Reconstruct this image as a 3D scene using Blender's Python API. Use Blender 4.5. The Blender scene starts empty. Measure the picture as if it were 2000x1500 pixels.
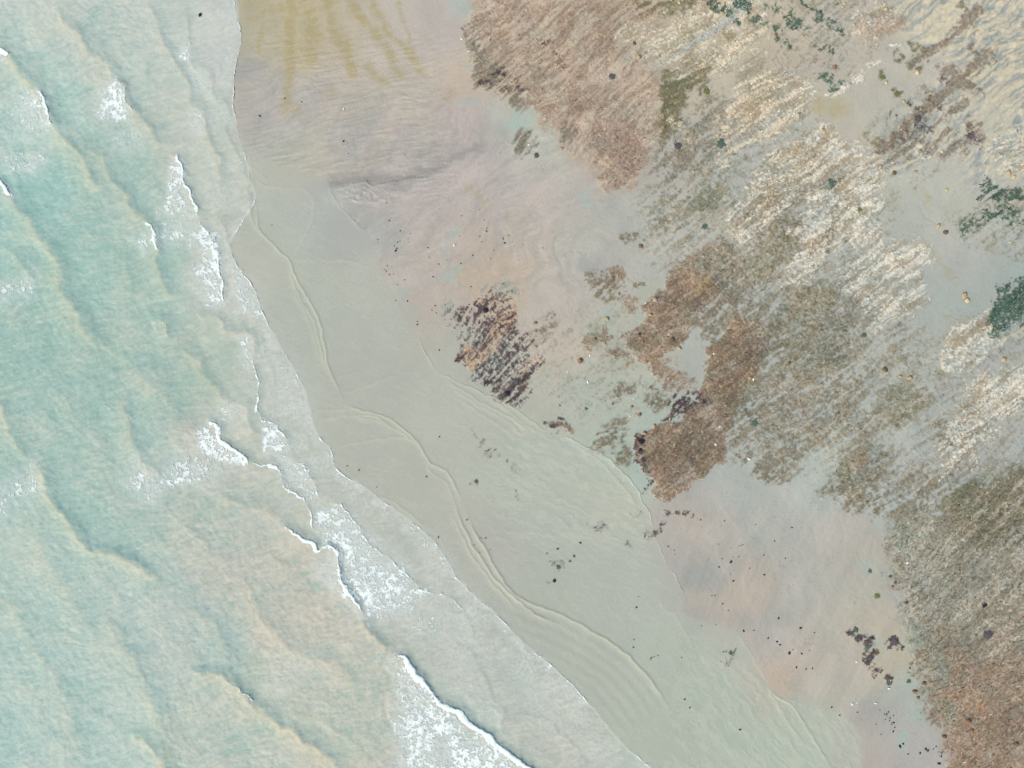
import bpy, bmesh, math, random
import numpy as np
from mathutils import Vector, noise as mnoise

# ------------------------------------------------------------------ camera, sky, sun, exposure
S = 0.04                                  # metres per unit of the survey grid (2000 x 1500 units)
scn = bpy.context.scene
cd = bpy.data.cameras.new("camera"); cam = bpy.data.objects.new("camera", cd)
scn.collection.objects.link(cam)
cd.lens = 24; cd.sensor_width = 36; cd.clip_start = 1; cd.clip_end = 3000
cam.location = (0, 0, 40 * 24 / 18); cam.rotation_euler = (0, 0, 0)
scn.camera = cam

EL = 40
SUNV = Vector((-0.80, -0.60, 0)).normalized() * math.cos(math.radians(EL))
SUNV.z = math.sin(math.radians(EL))
w = bpy.data.worlds.new("World"); scn.world = w; w.use_nodes = True
nt = w.node_tree; bg = nt.nodes['Background']
sky = nt.nodes.new('ShaderNodeTexSky'); sky.sky_type = 'NISHITA'; sky.sun_disc = False
sky.sun_elevation = math.radians(EL); sky.sun_rotation = math.atan2(SUNV.x, SUNV.y)
nt.links.new(sky.outputs[0], bg.inputs[0]); bg.inputs[1].default_value = 0.145
sd = bpy.data.lights.new("sun", 'SUN'); sd.energy = 3.0; sd.angle = math.radians(1.5); sd.color = (1.0, 0.90, 0.74)
so = bpy.data.objects.new("sun", sd); scn.collection.objects.link(so)
so.rotation_euler = (-SUNV).to_track_quat('-Z', 'Y').to_euler()
scn.view_settings.view_transform = 'Standard'; scn.view_settings.look = 'None'
scn.view_settings.exposure = 0.66; scn.view_settings.gamma = 1
LIGHT = (1.54, 1.50, 1.66)               # what a white level sheet reads as under this light
# ------------------------------------------------------------------ helpers
rng = np.random.default_rng(7)
TAB = rng.random((24, 256, 256)).astype(np.float32)

def vn(x, y, k):
    x = np.asarray(x, np.float32) + 31.7 * k; y = np.asarray(y, np.float32) + 17.3 * k
    xf = np.floor(x); yf = np.floor(y)
    fx = x - xf; fy = y - yf
    fx = fx * fx * (3 - 2 * fx); fy = fy * fy * (3 - 2 * fy)
    xi = xf.astype(np.int64) & 255; yi = yf.astype(np.int64) & 255
    x1 = (xi + 1) & 255; y1 = (yi + 1) & 255
    T = TAB[k % 24]
    a = T[xi, yi]; b = T[x1, yi]; c = T[xi, y1]; d = T[x1, y1]
    return (a + (b - a) * fx) * (1 - fy) + (c + (d - c) * fx) * fy

def fbm(x, y, k, o=4, g=0.55):
    """-1..1 fractal noise"""
    s = 0; a = 1; t = 0
    for i in range(o):
        s = s + a * (vn(x * 2 ** i, y * 2 ** i, k + i) - 0.5); t += a * a; a *= g
    return s / math.sqrt(t) * 2.4

def streak(X, Y, ang, lu, lv, k, o=3, g=0.6):
    a = math.radians(ang)
    u = X * math.cos(a) - Y * math.sin(a); v = X * math.sin(a) + Y * math.cos(a)
    return fbm(u / lu, v / lv, k, o, g)

def sst(a, b, x):
    t = np.clip((x - a) / (b - a), 0, 1); return t * t * (3 - 2 * t)

def smooth_poly(P, n=5):
    P = np.array(P, float)
    if len(P) < 3: return P
    Q = np.vstack([2 * P[0] - P[1], P, 2 * P[-1] - P[-2]]); out = []
    for i in range(1, len(Q) - 2):
        p0, p1, p2, p3 = Q[i - 1], Q[i], Q[i + 1], Q[i + 2]
        for t in np.arange(n) / n:
            out.append(0.5 * (2 * p1 + (p2 - p0) * t + (2 * p0 - 5 * p1 + 4 * p2 - p3) * t * t + (3 * p1 - p0 - 3 * p2 + p3) * t ** 3))
    out.append(P[-1]); return np.array(out)

def pdist(X, Y, P):
    """unsigned distance, side (+ = left of travel = shoreward), arc position 0..1"""
    best = np.full(X.shape, 1e18, np.float32); side = np.zeros(X.shape, np.float32); T = np.zeros(X.shape, np.float32)
    L = np.hypot(*(P[1:] - P[:-1]).T); cum = np.concatenate([[0], np.cumsum(L)]); tot = cum[-1]
    for i in range(len(P) - 1):
        dx, dy = P[i + 1] - P[i]; l2 = dx * dx + dy * dy
        if l2 < 1e-9: continue
        rx = X - P[i][0]; ry = Y - P[i][1]
        t = np.clip((rx * dx + ry * dy) / l2, 0, 1)
        d = (rx - t * dx) ** 2 + (ry - t * dy) ** 2; cr = -(dx * ry - dy * rx) / math.sqrt(l2)
        m = (d < best - .02) | ((d < best + .02) & (np.abs(cr) > np.abs(side)))
        best = np.where(d < best, d, best)
        side = np.where(m, cr, side)
        T = np.where(m, (cum[i] + t * L[i]) / tot, T)
    return np.sqrt(best), np.where(side >= 0, 1., -1.).astype(np.float32), T

def inpoly(X, Y, P):
    c = np.zeros(X.shape, bool); j = len(P) - 1
    for i in range(len(P)):
        xi, yi = P[i]; xj, yj = P[j]
        if yi != yj:
            c ^= ((yi > Y) != (yj > Y)) & (X < (xj - xi) * (Y - yi) / (yj - yi) + xi)
        j = i
    return c

class Box:
    """the part of a separable grid inside a padded bounding box"""
    def __init__(s, G, x0, y0, x1, y1):
        s.j = slice(np.searchsorted(G.gx, x0), np.searchsorted(G.gx, x1)); s.i = slice(np.searchsorted(G.gy, y0), np.searchsorted(G.gy, y1))

class Grid:
    def __init__(s, gx, gy):
        s.gx = gx; s.gy = gy; s.X, s.Y = np.meshgrid(gx, gy); s.X = s.X.astype(np.float32); s.Y = s.Y.astype(np.float32)
        s.w4 = fbm(s.X / 14, s.Y / 14, 3, 3) ; s.w5 = fbm(s.X / 14, s.Y / 14, 9, 3)
        s.sx = s.X + 14 * fbm(s.X / 130, s.Y / 130, 8, 2) + 1.2 * s.w4; s.sy = s.Y + 14 * fbm(s.X / 130, s.Y / 130, 2, 2) + 1.2 * s.w5
        s.wx = s.X + 12 * fbm(s.X / 40, s.Y / 40, 5, 5, .65); s.wy = s.Y + 12 * fbm(s.X / 40, s.Y / 40, 12, 5, .65)

def blob(G, M, cx, cy, rx, ry, ang=0, st=1.0):
    r = max(rx, ry) * 1.7 + 15
    b = Box(G, cx - r, cy - r, cx + r, cy + r)
    X = G.wx[b.i, b.j] - cx; Y = G.wy[b.i, b.j] - cy; a = math.radians(ang)
    u = X * math.cos(a) - Y * math.sin(a); v = X * math.sin(a) + Y * math.cos(a)
    q = np.sqrt((u / rx) ** 2 + (v / ry) ** 2)
    M[b.i, b.j] = np.maximum(M[b.i, b.j], st * (1 - sst(0.45, 1.45, q)))

def poly(G, M, P, soft=12, st=1.0):
    P = np.array(P, float); pad = soft * 2 + 30
    b = Box(G, P[:, 0].min() - pad, P[:, 1].min() - pad, P[:, 0].max() + pad, P[:, 1].max() + pad)
    X = G.wx[b.i, b.j]; Y = G.wy[b.i, b.j]
    d, _, _ = pdist(X, Y, np.vstack([P, P[:1]])); d = np.where(inpoly(X, Y, P), d, -d)
    M[b.i, b.j] = np.maximum(M[b.i, b.j], st * sst(-1.7 * soft, 1.4 * soft, d))

def stroke(G, M, P, w, st=1.0):
    P = smooth_poly(P, 4); pad = w * 4 + 20
    b = Box(G, P[:, 0].min() - pad, P[:, 1].min() - pad, P[:, 0].max() + pad, P[:, 1].max() + pad)
    X = G.X[b.i, b.j] + 3 * G.w4[b.i, b.j]; Y = G.Y[b.i, b.j] + 3 * G.w5[b.i, b.j]
    d, _, t = pdist(X, Y, P)
    M[b.i, b.j] = np.maximum(M[b.i, b.j], st * np.exp(-(d / w) ** 2) * sst(0, .06, t + .02) * sst(0, .08, 1.02 - t))

def rbf(X, Y, pts, sg=46.):
    gx = np.arange(-120, 2121, 10.); gy = np.arange(-120, 1621, 10.)
    A, B = np.meshgrid(gx, gy); num = np.zeros(A.shape + (3,)); den = np.zeros(A.shape)
    for x, y, c in pts:
        d2 = ((A - x) ** 2 + (B - y) ** 2) / sg ** 2
        k = np.exp(-d2) + 1e-3 / (1 + d2) ** 2
        num += k[..., None] * np.array(c, float); den += k
    F = (num / den[..., None]).astype(np.float32)
    return samp(F, (X + 120) / 10, (Y + 120) / 10)

def samp(F, u, v):
    u = np.clip(u, 0, F.shape[1] - 1.001); v = np.clip(v, 0, F.shape[0] - 1.001)
    i = u.astype(int); j = v.astype(int); fu = (u - i); fv = (v - j)
    if F.ndim == 3: fu = fu[..., None]; fv = fv[..., None]
    return ((F[j, i] * (1 - fu) + F[j, i + 1] * fu) * (1 - fv) + (F[j + 1, i] * (1 - fu) + F[j + 1, i + 1] * fu) * fv)

def gsamp(G, F, x, y):
    return samp(F, np.interp(x, G.gx, np.arange(len(G.gx))), np.interp(y, G.gy, np.arange(len(G.gy))))

def lin(c):
    c = np.clip(np.asarray(c, float) / 255, 0, 1)
    return np.where(c <= 0.04045, c / 12.92, ((c + 0.055) / 1.055) ** 2.4)

def alb(c):
    return np.clip(lin(c) / np.array(LIGHT), 0.004, 0.92)

def mixc(C, c, m):
    return C * (1 - m[..., None]) + np.asarray(c, np.float32) * m[..., None]

def link(name, me, mat, label=None, cat=None, kind=None, group=None):
    o = bpy.data.objects.new(name, me); scn.collection.objects.link(o)
    if mat: me.materials.append(mat)
    for k, v in (("label", label), ("category", cat), ("kind", kind), ("group", group)):
        if v: o[k] = v
    return o

def make_mesh(name, V, F, cols=None, floats=None, smooth=True):
    """V (n,3); F (m,k) constant-size faces"""
    me = bpy.data.meshes.new(name); n = len(V); m, k = F.shape
    me.vertices.add(n); me.vertices.foreach_set('co', np.asarray(V, np.float32).ravel())
    me.loops.add(m * k); me.loops.foreach_set('vertex_index', F.astype(np.int32).ravel())
    me.polygons.add(m); me.polygons.foreach_set('loop_start', (np.arange(m) * k).astype(np.int32))
    me.polygons.foreach_set('loop_total', np.full(m, k, np.int32))
    if smooth: me.polygons.foreach_set('use_smooth', np.ones(m, bool))
    me.update(calc_edges=True)
    for nm, C in (cols or {}).items():
        a = me.attributes.new(nm, 'FLOAT_COLOR', 'POINT')
        a.data.foreach_set('color', np.concatenate([C, np.ones((n, 1))], 1).astype(np.float32).ravel())
    for nm, C in (floats or {}).items():
        a = me.attributes.new(nm, 'FLOAT', 'POINT'); a.data.foreach_set('value', np.asarray(C, np.float32).ravel())
    return me

def grid_mesh(name, G, Z, cols, floats, keep=None, smooth=True):
    ny, nx = G.X.shape; idx = np.arange(nx * ny).reshape(ny, nx)
    q = np.stack([idx[:-1, :-1], idx[1:, :-1], idx[1:, 1:], idx[:-1, 1:]], -1)
    if keep is not None:
        kq = keep[:-1, :-1] & keep[1:, :-1] & keep[1:, 1:] & keep[:-1, 1:]
        q = q[kq]
    q = q.reshape(-1, 4)
    used = np.unique(q); mp = np.full(nx * ny, -1, np.int64); mp[used] = np.arange(len(used)); q = mp[q]
    V = np.stack([(G.X.ravel() - 1000) * S, (750 - G.Y.ravel()) * S, Z.ravel()], 1)[used]
    return make_mesh(name, V, q, {k: c.reshape(-1, 3)[used] for k, c in cols.items()}, {k: f.ravel()[used] for k, f in floats.items()}, smooth)

def material(name, rough=0.6, spec=0.4, vary=0.10, scale=18., bump=0.0, bscale=25., opacity=False, colour=None, wet=False):
    m = bpy.data.materials.new(name); m.use_nodes = True; t = m.node_tree; N = t.nodes; L = t.links
    p = N['Principled BSDF']; p.inputs['Roughness'].default_value = rough; p.inputs['IOR'].default_value = 1.33
    p.inputs['Specular IOR Level'].default_value = spec
    tc = N.new('ShaderNodeTexCoord'); nz = N.new('ShaderNodeTexNoise'); nz.inputs['Scale'].default_value = scale; nz.inputs['Detail'].default_value = 4
    L.new(tc.outputs['Object'], nz.inputs['Vector'])
    mr = N.new('ShaderNodeMapRange'); mr.inputs['From Min'].default_value = .25; mr.inputs['From Max'].default_value = .75
    mr.inputs['To Min'].default_value = 1 - vary; mr.inputs['To Max'].default_value = 1 + vary
    L.new(nz.outputs['Fac'], mr.inputs['Value'])
    vm = N.new('ShaderNodeVectorMath'); vm.operation = 'SCALE'; L.new(mr.outputs[0], vm.inputs['Scale'])
    if colour is None:
        at = N.new('ShaderNodeAttribute'); at.attribute_name = 'tint'; L.new(at.outputs['Color'], vm.inputs[0])
    else:
        vm.inputs[0].default_value = tuple(alb(colour))
    L.new(vm.outputs[0], p.inputs['Base Color'])
    if bump:
        n2 = N.new('ShaderNodeTexNoise'); n2.inputs['Scale'].default_value = bscale; n2.inputs['Detail'].default_value = 5
        L.new(tc.outputs['Object'], n2.inputs['Vector'])
        b = N.new('ShaderNodeBump'); b.inputs['Strength'].default_value = bump; b.inputs['Distance'].default_value = 0.02
        L.new(n2.outputs['Fac'], b.inputs['Height']); L.new(b.outputs[0], p.inputs['Normal'])
    if wet:
        a2 = N.new('ShaderNodeAttribute'); a2.attribute_name = 'dry'; L.new(a2.outputs['Fac'], p.inputs['Roughness'])
    if opacity:
        a2 = N.new('ShaderNodeAttribute'); a2.attribute_name = 'murk'
        tr = N.new('ShaderNodeBsdfTransparent'); mx = N.new('ShaderNodeMixShader')
        L.new(a2.outputs['Fac'], mx.inputs[0]); L.new(tr.outputs[0], mx.inputs[1]); L.new(p.outputs[0], mx.inputs[2])
        L.new(mx.outputs[0], N['Material Output'].inputs['Surface'])
    return m

def axis(lo, hi, step, far, g=1.16):
    a = list(np.arange(lo, hi, step)); s = step; x = a[-1]; up = []
    while x < far[1]: s *= g; x += s; up.append(x)
    s = step; x = a[0]; dn = []
    while x > far[0]: s *= g; x -= s; dn.append(x)
    return np.array(dn[::-1] + a + up)

# ------------------------------------------------------------------ survey of the shore (units: 2000 x 1500 frame, y down)
EDGE = [(470, -12000), (465, -100), (464, 0), (472, 50), (470, 95), (460, 130), (457, 180), (458, 225), (480, 300), (540, 318), (600, 335), (640, 352), (655, 390),
        (680, 420), (725, 465), (760, 560), (800, 625), (822, 670), (850, 720), (875, 736), (905, 751), (960, 775), (1010, 797), (1045, 828), (1075, 846), (1110, 855),
        (1150, 874), (1180, 890), (1210, 915), (1240, 950), (1260, 985), (1272, 1010), (1277, 1045), (1290, 1070), (1302, 1102), (1322, 1130),
        (1337, 1165), (1345, 1200), (1440, 1230), (1465, 1270), (1485, 1310), (1520, 1350), (1570, 1372), (1640, 1395), (1680, 1430),
        (1684, 1480), (1690, 1600), (1800, 3000), (3000, 12000)]
SWASH = [(460, -12000), (455, -100), (457, 0), (462, 30), (472, 60), (470, 95), (460, 130), (458, 180), (456, 210), (466, 255), (480, 300), (492, 360), (500, 390), (470, 440), (450, 480),
         (465, 520), (482, 542), (500, 570), (512, 608), (530, 640), (548, 676), (565, 705), (588, 745), (602, 785), (610, 820), (622, 850), (648, 880), (652, 905), (668, 925),
         (690, 937), (715, 952), (740, 972), (775, 998), (800, 1015), (830, 1040), (855, 1068), (875, 1098), (895, 1130), (915, 1150), (935, 1170), (960, 1190),
         (985, 1215), (1010, 1240), (1030, 1260), (1060, 1285), (1090, 1310), (1120, 1340), (1150, 1372), (1180, 1410), (1200, 1435), (1230, 1465), (1262, 1490),
         (1290, 1520), (1600, 3000), (2500, 12000)]
BASE_LAND = [(500,60,(178,172,152)),(500,150,(178,174,166)),(560,60,(186,175,148)),(650,50,(184,174,155)),(760,60,(188,180,170)),(860,60,(184,176,170)),
 (540,240,(178,174,168)),(600,320,(184,178,164)),(700,200,(184,176,165)),(700,290,(178,174,168)),(800,200,(184,176,164)),(880,120,(184,174,162)),
 (910,170,(190,174,158)),(820,260,(176,170,164)),(900,230,(184,172,168)),(950,280,(176,168,164)),(750,335,(170,165,161)),(720,380,(180,172,168)),
 (860,400,(186,176,172)),(700,440,(172,172,170)),(950,350,(186,176,172)),(1040,350,(188,180,174)),(1000,250,(186,186,176)),(1060,290,(188,190,180)),
 (1100,400,(186,180,174)),(900,470,(186,176,168)),(800,560,(184,176,170)),(950,540,(192,176,160)),(860,590,(190,177,168)),(1050,470,(186,178,168)),
 (1150,470,(184,182,174)),(1150,540,(182,178,172)),(1100,600,(188,180,172)),(1100,680,(190,180,168)),(1200,640,(180,180,168)),(1050,760,(182,182,172)),
 (1150,790,(180,184,174)),(1200,870,(176,184,174)),(1230,920,(172,182,174)),(850,640,(182,176,168)),(870,700,(178,180,170)),
 (1280,330,(178,174,168)),(1300,420,(176,176,170)),(1250,440,(180,180,174)),(1430,350,(176,176,172)),(1480,600,(176,178,172)),(1470,680,(176,178,172)),
 (1470,880,(176,180,174)),(1420,920,(176,180,176)),(1350,1000,(176,172,166)),(1400,1080,(182,176,168)),(1500,1000,(178,180,174)),(1600,950,(178,184,178)),
 (1560,1050,(182,180,174)),(1650,1050,(182,178,170)),(1380,1120,(168,166,162)),(1450,1170,(184,174,164)),(1500,1250,(180,176,170)),(1520,1320,(188,172,158)),
 (1600,1150,(180,178,172)),(1650,1180,(184,180,168)),(1700,1100,(182,176,166)),(1700,1230,(186,178,164)),(1600,1300,(184,176,166)),(1750,1290,(188,180,162)),
 (1650,1330,(186,180,168)),(1720,1400,(176,172,168)),(1600,1370,(180,180,170)),(1770,1440,(178,174,170)),(1780,1360,(176,182,176)),(1700,1470,(180,172,166)),
 (1550,130,(182,172,162)),(1650,110,(182,176,168)),(1700,170,(178,176,170)),(1600,220,(180,178,168)),(1680,200,(178,176,170)),(1720,250,(172,176,170)),
 (1680,280,(176,172,164)),(1800,140,(180,178,172)),(1850,50,(198,190,174)),(1950,150,(190,184,172)),(1950,260,(186,184,174)),(1880,330,(178,178,174)),
 (1780,360,(176,180,176)),(1750,420,(172,176,172)),(1850,430,(178,180,174)),(1750,500,(172,176,172)),(1850,500,(174,176,172)),(1800,600,(172,177,172)),
 (1950,520,(170,176,172)),(1760,650,(174,178,173)),(1950,660,(172,175,170)),(1980,750,(174,176,168)),(1850,750,(175,177,170)),(1900,840,(172,174,170)),
 (1970,880,(172,176,172)),(1700,800,(172,178,174)),(1850,900,(174,178,174)),(1650,600,(176,178,172)),(1560,300,(176,174,170)),(1780,980,(174,180,176)),
 (1900,1050,(166,168,160)),(1900,1300,(168,162,152)),(1800,1150,(172,174,168)),(1000,60,(184,164,146)),(1100,100,(182,166,150)),(1050,180,(180,168,154)),
 (1150,200,(180,168,156)),(1200,300,(174,160,148)),(1150,270,(184,170,158)),(1250,60,(180,168,152)),(1230,150,(174,166,156)),(1350,60,(196,184,168)),
 (1400,200,(184,176,166)),(1500,60,(184,176,162)),(1500,450,(172,170,162)),(1450,500,(174,174,168)),(1350,300,(172,170,166))]
BASE_SHALLOW = [(520,480,(180,184,174)),(600,650,(176,182,173)),(700,700,(174,178,170)),(750,600,(178,182,173)),(700,850,(176,180,171)),(800,950,(176,179,170)),
 (900,850,(178,182,173)),(1000,950,(178,184,174)),(1100,1050,(176,181,173)),(1200,980,(180,185,174)),(950,1050,(176,178,170)),(1050,1150,(174,179,170)),
 (1200,1150,(176,181,173)),(1150,1300,(174,180,170)),(1300,1300,(175,182,172)),(1400,1400,(175,184,173)),(1550,1450,(178,187,175)),(1300,1450,(175,183,172)),
 (540,320,(182,184,174)),(560,420,(176,182,176)),(650,400,(172,177,172))]
BASE_SEA = [(20,20,(188,200,193)),(200,60,(188,197,190)),(350,60,(187,195,188)),(430,60,(192,194,190)),(60,200,(176,198,190)),(60,400,(156,191,184)),
 (250,130,(184,196,188)),(250,350,(168,189,180)),(350,250,(184,190,181)),(400,350,(183,190,180)),(450,350,(184,188,178)),(150,500,(156,187,178)),
 (300,550,(162,187,177)),(450,550,(186,188,180)),(30,700,(154,184,175)),(150,750,(157,185,176)),(280,700,(160,185,176)),(400,700,(172,184,172)),
 (450,880,(185,186,176)),(60,850,(158,186,178)),(200,900,(163,187,178)),(300,950,(170,188,180)),(400,1000,(178,186,176)),(100,1150,(170,192,184)),
 (250,1200,(171,190,184)),(50,1350,(168,192,186)),(200,1400,(176,194,187)),(350,1250,(175,188,182)),(500,1100,(184,186,176)),(600,1200,(190,186,174)),
 (600,1350,(186,188,176)),(700,1400,(186,188,176)),(450,1450,(182,190,180)),(560,1050,(185,184,172)),
 (550,750,(182,186,178)),(570,900,(182,186,177)),(700,1100,(190,194,190)),(780,1050,(177,182,172)),(850,1250,(176,180,171)),(1000,1350,(175,180,172)),
 (1080,1480,(178,180,170)),(900,1150,(179,182,174))]

# crests: points, height, front width, back length, foam strength, foam width
CR = [
 ([(100,0),(105,10),(125,42),(150,65),(175,100),(205,125),(215,140),(218,160),(235,170),(255,200),(265,222),(290,250),(310,280),(330,292),(345,297)], .20, 9, 34, 0, 4),
 ([(345,295),(355,320),(358,345),(375,385),(390,415),(392,432)], .20, 6, 30, .8, 5),
 ([(222,162),(238,170),(255,200),(265,222)], .10, 5, 12, .5, 4),
 ([(280,5),(300,28),(310,45),(318,85),(327,98),(340,120),(352,145),(370,170),(372,200),(390,215),(400,240),(402,265),(415,285),(425,310),(430,345),(428,385)], .13, 6, 22, .2, 3),
 ([(358,0),(365,30),(369,60),(369,88),(375,125),(390,135),(405,145),(410,160),(420,185),(425,195),(440,205),(445,220),(442,250),(450,265),(460,290),(475,325),(487,370),(496,430),(510,455)], .07, 4, 14, .45, 2.2),
 ([(0,98),(15,100),(20,120),(40,140),(60,165),(75,178),(90,205),(97,225),(110,250),(125,275),(150,300),(165,320),(185,360),(205,385)], .24, 10, 36, .15, 4),
 ([(70,176),(82,185),(92,210),(98,228),(110,252)], .10, 5, 12, .8, 5),
 ([(20,300),(60,302),(88,304),(95,318)], .08, 6, 20, .5, 4),
 ([(0,350),(10,365),(25,378),(18,392),(40,410),(60,440),(80,470),(110,510),(115,540),(120,570),(135,590),(150,620),(175,660),(205,700)], .24, 12, 40, 0, 4),
 ([(-20,340),(0,352),(12,366),(26,380)], .12, 6, 14, 1, 6),
 ([(-10,85),(8,98),(18,112)], .12, 6, 14, 1, 6),
 ([(150,285),(200,310),(215,350),(235,375),(255,400),(280,430),(295,440),(305,460),(305,490),(303,510),(315,545),(330,570),(345,585),(360,600)], .20, 9, 34, 0, 3),
 ([(280,436),(295,442),(305,460),(305,492)], .10, 5, 10, .9, 5),
 ([(392,420),(396,445),(410,455),(420,480),(427,500),(432,540),(437,580),(432,600)], .12, 5, 22, .9, 3.5),
 ([(400,421),(420,422),(440,440),(445,470),(450,500),(465,520),(480,540)], .06, 4, 16, .5, 2.5),
 ([(296,628),(310,624),(325,630),(328,645),(325,662)], .20, 7, 22, .55, 3),
 ([(385,622),(415,620),(435,630),(450,650),(480,650),(490,662),(496,682),(492,705)], .16, 7, 26, .25, 3),
 ([(492,690),(500,730),(505,770),(500,800),(512,818),(530,822),(546,836),(560,860),(567,885)], .10, 5, 20, .7, 3.5),
 ([(500,655),(513,672),(520,700),(532,735),(530,790)], .05, 4, 14, .5, 2.5),
 ([(350,685),(375,695),(390,705),(395,730),(420,760),(445,785),(465,785),(480,800),(483,830),(500,860)], .16, 8, 26, .1, 3),
 ([(400,825),(415,828),(425,840),(440,865),(460,880),(472,885),(482,895),(477,912)], .22, 6, 26, 1, 6),
 ([(240,775),(250,820),(258,850),(262,872),(270,885),(280,900),(312,932)], .16, 8, 28, .35, 3),
 ([(100,560),(150,600),(190,660),(240,700),(280,745),(330,790),(350,850)], .10, 16, 44, 0, 3),
 ([(0,780),(12,830),(30,870),(60,900)], .20, 10, 34, 0, 3),
 ([(55,898),(72,903),(85,930),(90,950),(96,968),(110,1000),(125,1010),(145,1040),(165,1065),(200,1080),(230,1090),(280,1115),(330,1150)], .30, 11, 40, .12, 3),
 ([(480,900),(500,905),(535,912),(545,922),(550,940),(565,955),(590,970),(605,990),(615,1020),(620,1050)], .10, 5, 20, .8, 3.5),
 ([(560,890),(590,905),(605,925),(615,950),(622,985)], .08, 5, 18, .6, 3),
 ([(540,1022),(575,1040),(595,1050),(610,1056),(618,1070),(630,1068),(645,1070),(658,1085),(662,1110),(668,1135),(680,1155),(695,1170),(705,1190),(708,1210)], .24, 5, 30, .9, 4.5),
 ([(708,1208),(720,1232),(740,1255),(762,1266)], .22, 6, 36, .1, 3),
 ([(755,1258),(780,1280),(795,1290),(805,1305),(825,1330),(840,1350),(870,1375),(900,1390),(930,1420),(960,1440),(1000,1470),(1040,1503),(1100,1550)], .26, 5, 34, 1.15, 7),
 ([(200,1190),(230,1260),(260,1290),(290,1360),(300,1400),(315,1450),(350,1520)], .16, 14, 44, 0, 3),
 ([(250,1435),(285,1448),(305,1470),(318,1500),(330,1540)], .24, 10, 34, 0, 3),
 ([(360,1318),(415,1318),(450,1330),(470,1350),(485,1370),(500,1385),(540,1410),(570,1430),(600,1450),(640,1478),(680,1520)], .30, 10, 44, .1, 3),
 ([(440,1325),(456,1333),(470,1345),(500,1372)], .08, 5, 10, .7, 3.5),
 ([(480,1130),(500,1190),(540,1240),(570,1270),(610,1290),(650,1300),(680,1330),(700,1370)], .14, 11, 36, 0, 3),
 ([(40,1000),(70,1060),(100,1110),(150,1180),(190,1250)], .10, 16, 46, 0, 3),
 ([(560,1400),(620,1405),(680,1450),(720,1500)], .12, 14, 40, 0, 3),
 ([(420,960),(470,985),(520,1000),(560,1030)], .14, 10, 32, 0, 3),
 ([(620,985),(640,980),(660,985),(690,1010),(710,1040),(725,1065),(760,1090),(790,1120),(820,1145),(845,1157),(870,1165),(900,1185),(920,1190),(950,1203)], .06, 4, 16, .7, 2.5),
 ([(870,1196),(900,1198),(915,1215),(925,1240),(928,1262)], .05, 4, 14, .25, 2),
 ([(890,1270),(920,1272),(932,1292),(945,1320),(960,1350),(965,1370),(977,1385),(981,1405),(984,1440)], .06, 4, 16, .4, 2),
 ([(1015,1395),(1050,1405),(1080,1420),(1100,1440),(1128,1460),(1138,1480),(1142,1510)], .06, 4, 16, .25, 2),
 ([(1010,1245),(1030,1275),(1043,1300),(1047,1325)], .04, 4, 14, .1, 2),
 ([(575,840),(597,850),(600,870),(594,895)], .04, 4, 12, .2, 2),
 ([(520,688),(545,695),(565,705)], .03, 4, 10, .2, 2),
 ([(425,0),(420,18),(412,30)], .04, 4, 12, .3, 2),
 ([(428,120),(430,140),(422,165)], .03, 4, 10, .2, 2),
 ([(370,1180),(400,1210),(430,1240),(440,1290),(460,1310)], .12, 10, 30, 0, 3),
 ([(0,1140),(30,1200),(60,1260),(110,1330),(130,1400),(170,1500)], .12, 16, 48, 0, 3),
 ([(0,480),(30,500),(45,520),(70,555)], .12, 10, 30, 0, 3),
 ([(215,480),(250,540),(250,580)], .10, 9, 24, 0, 3),
]
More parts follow.
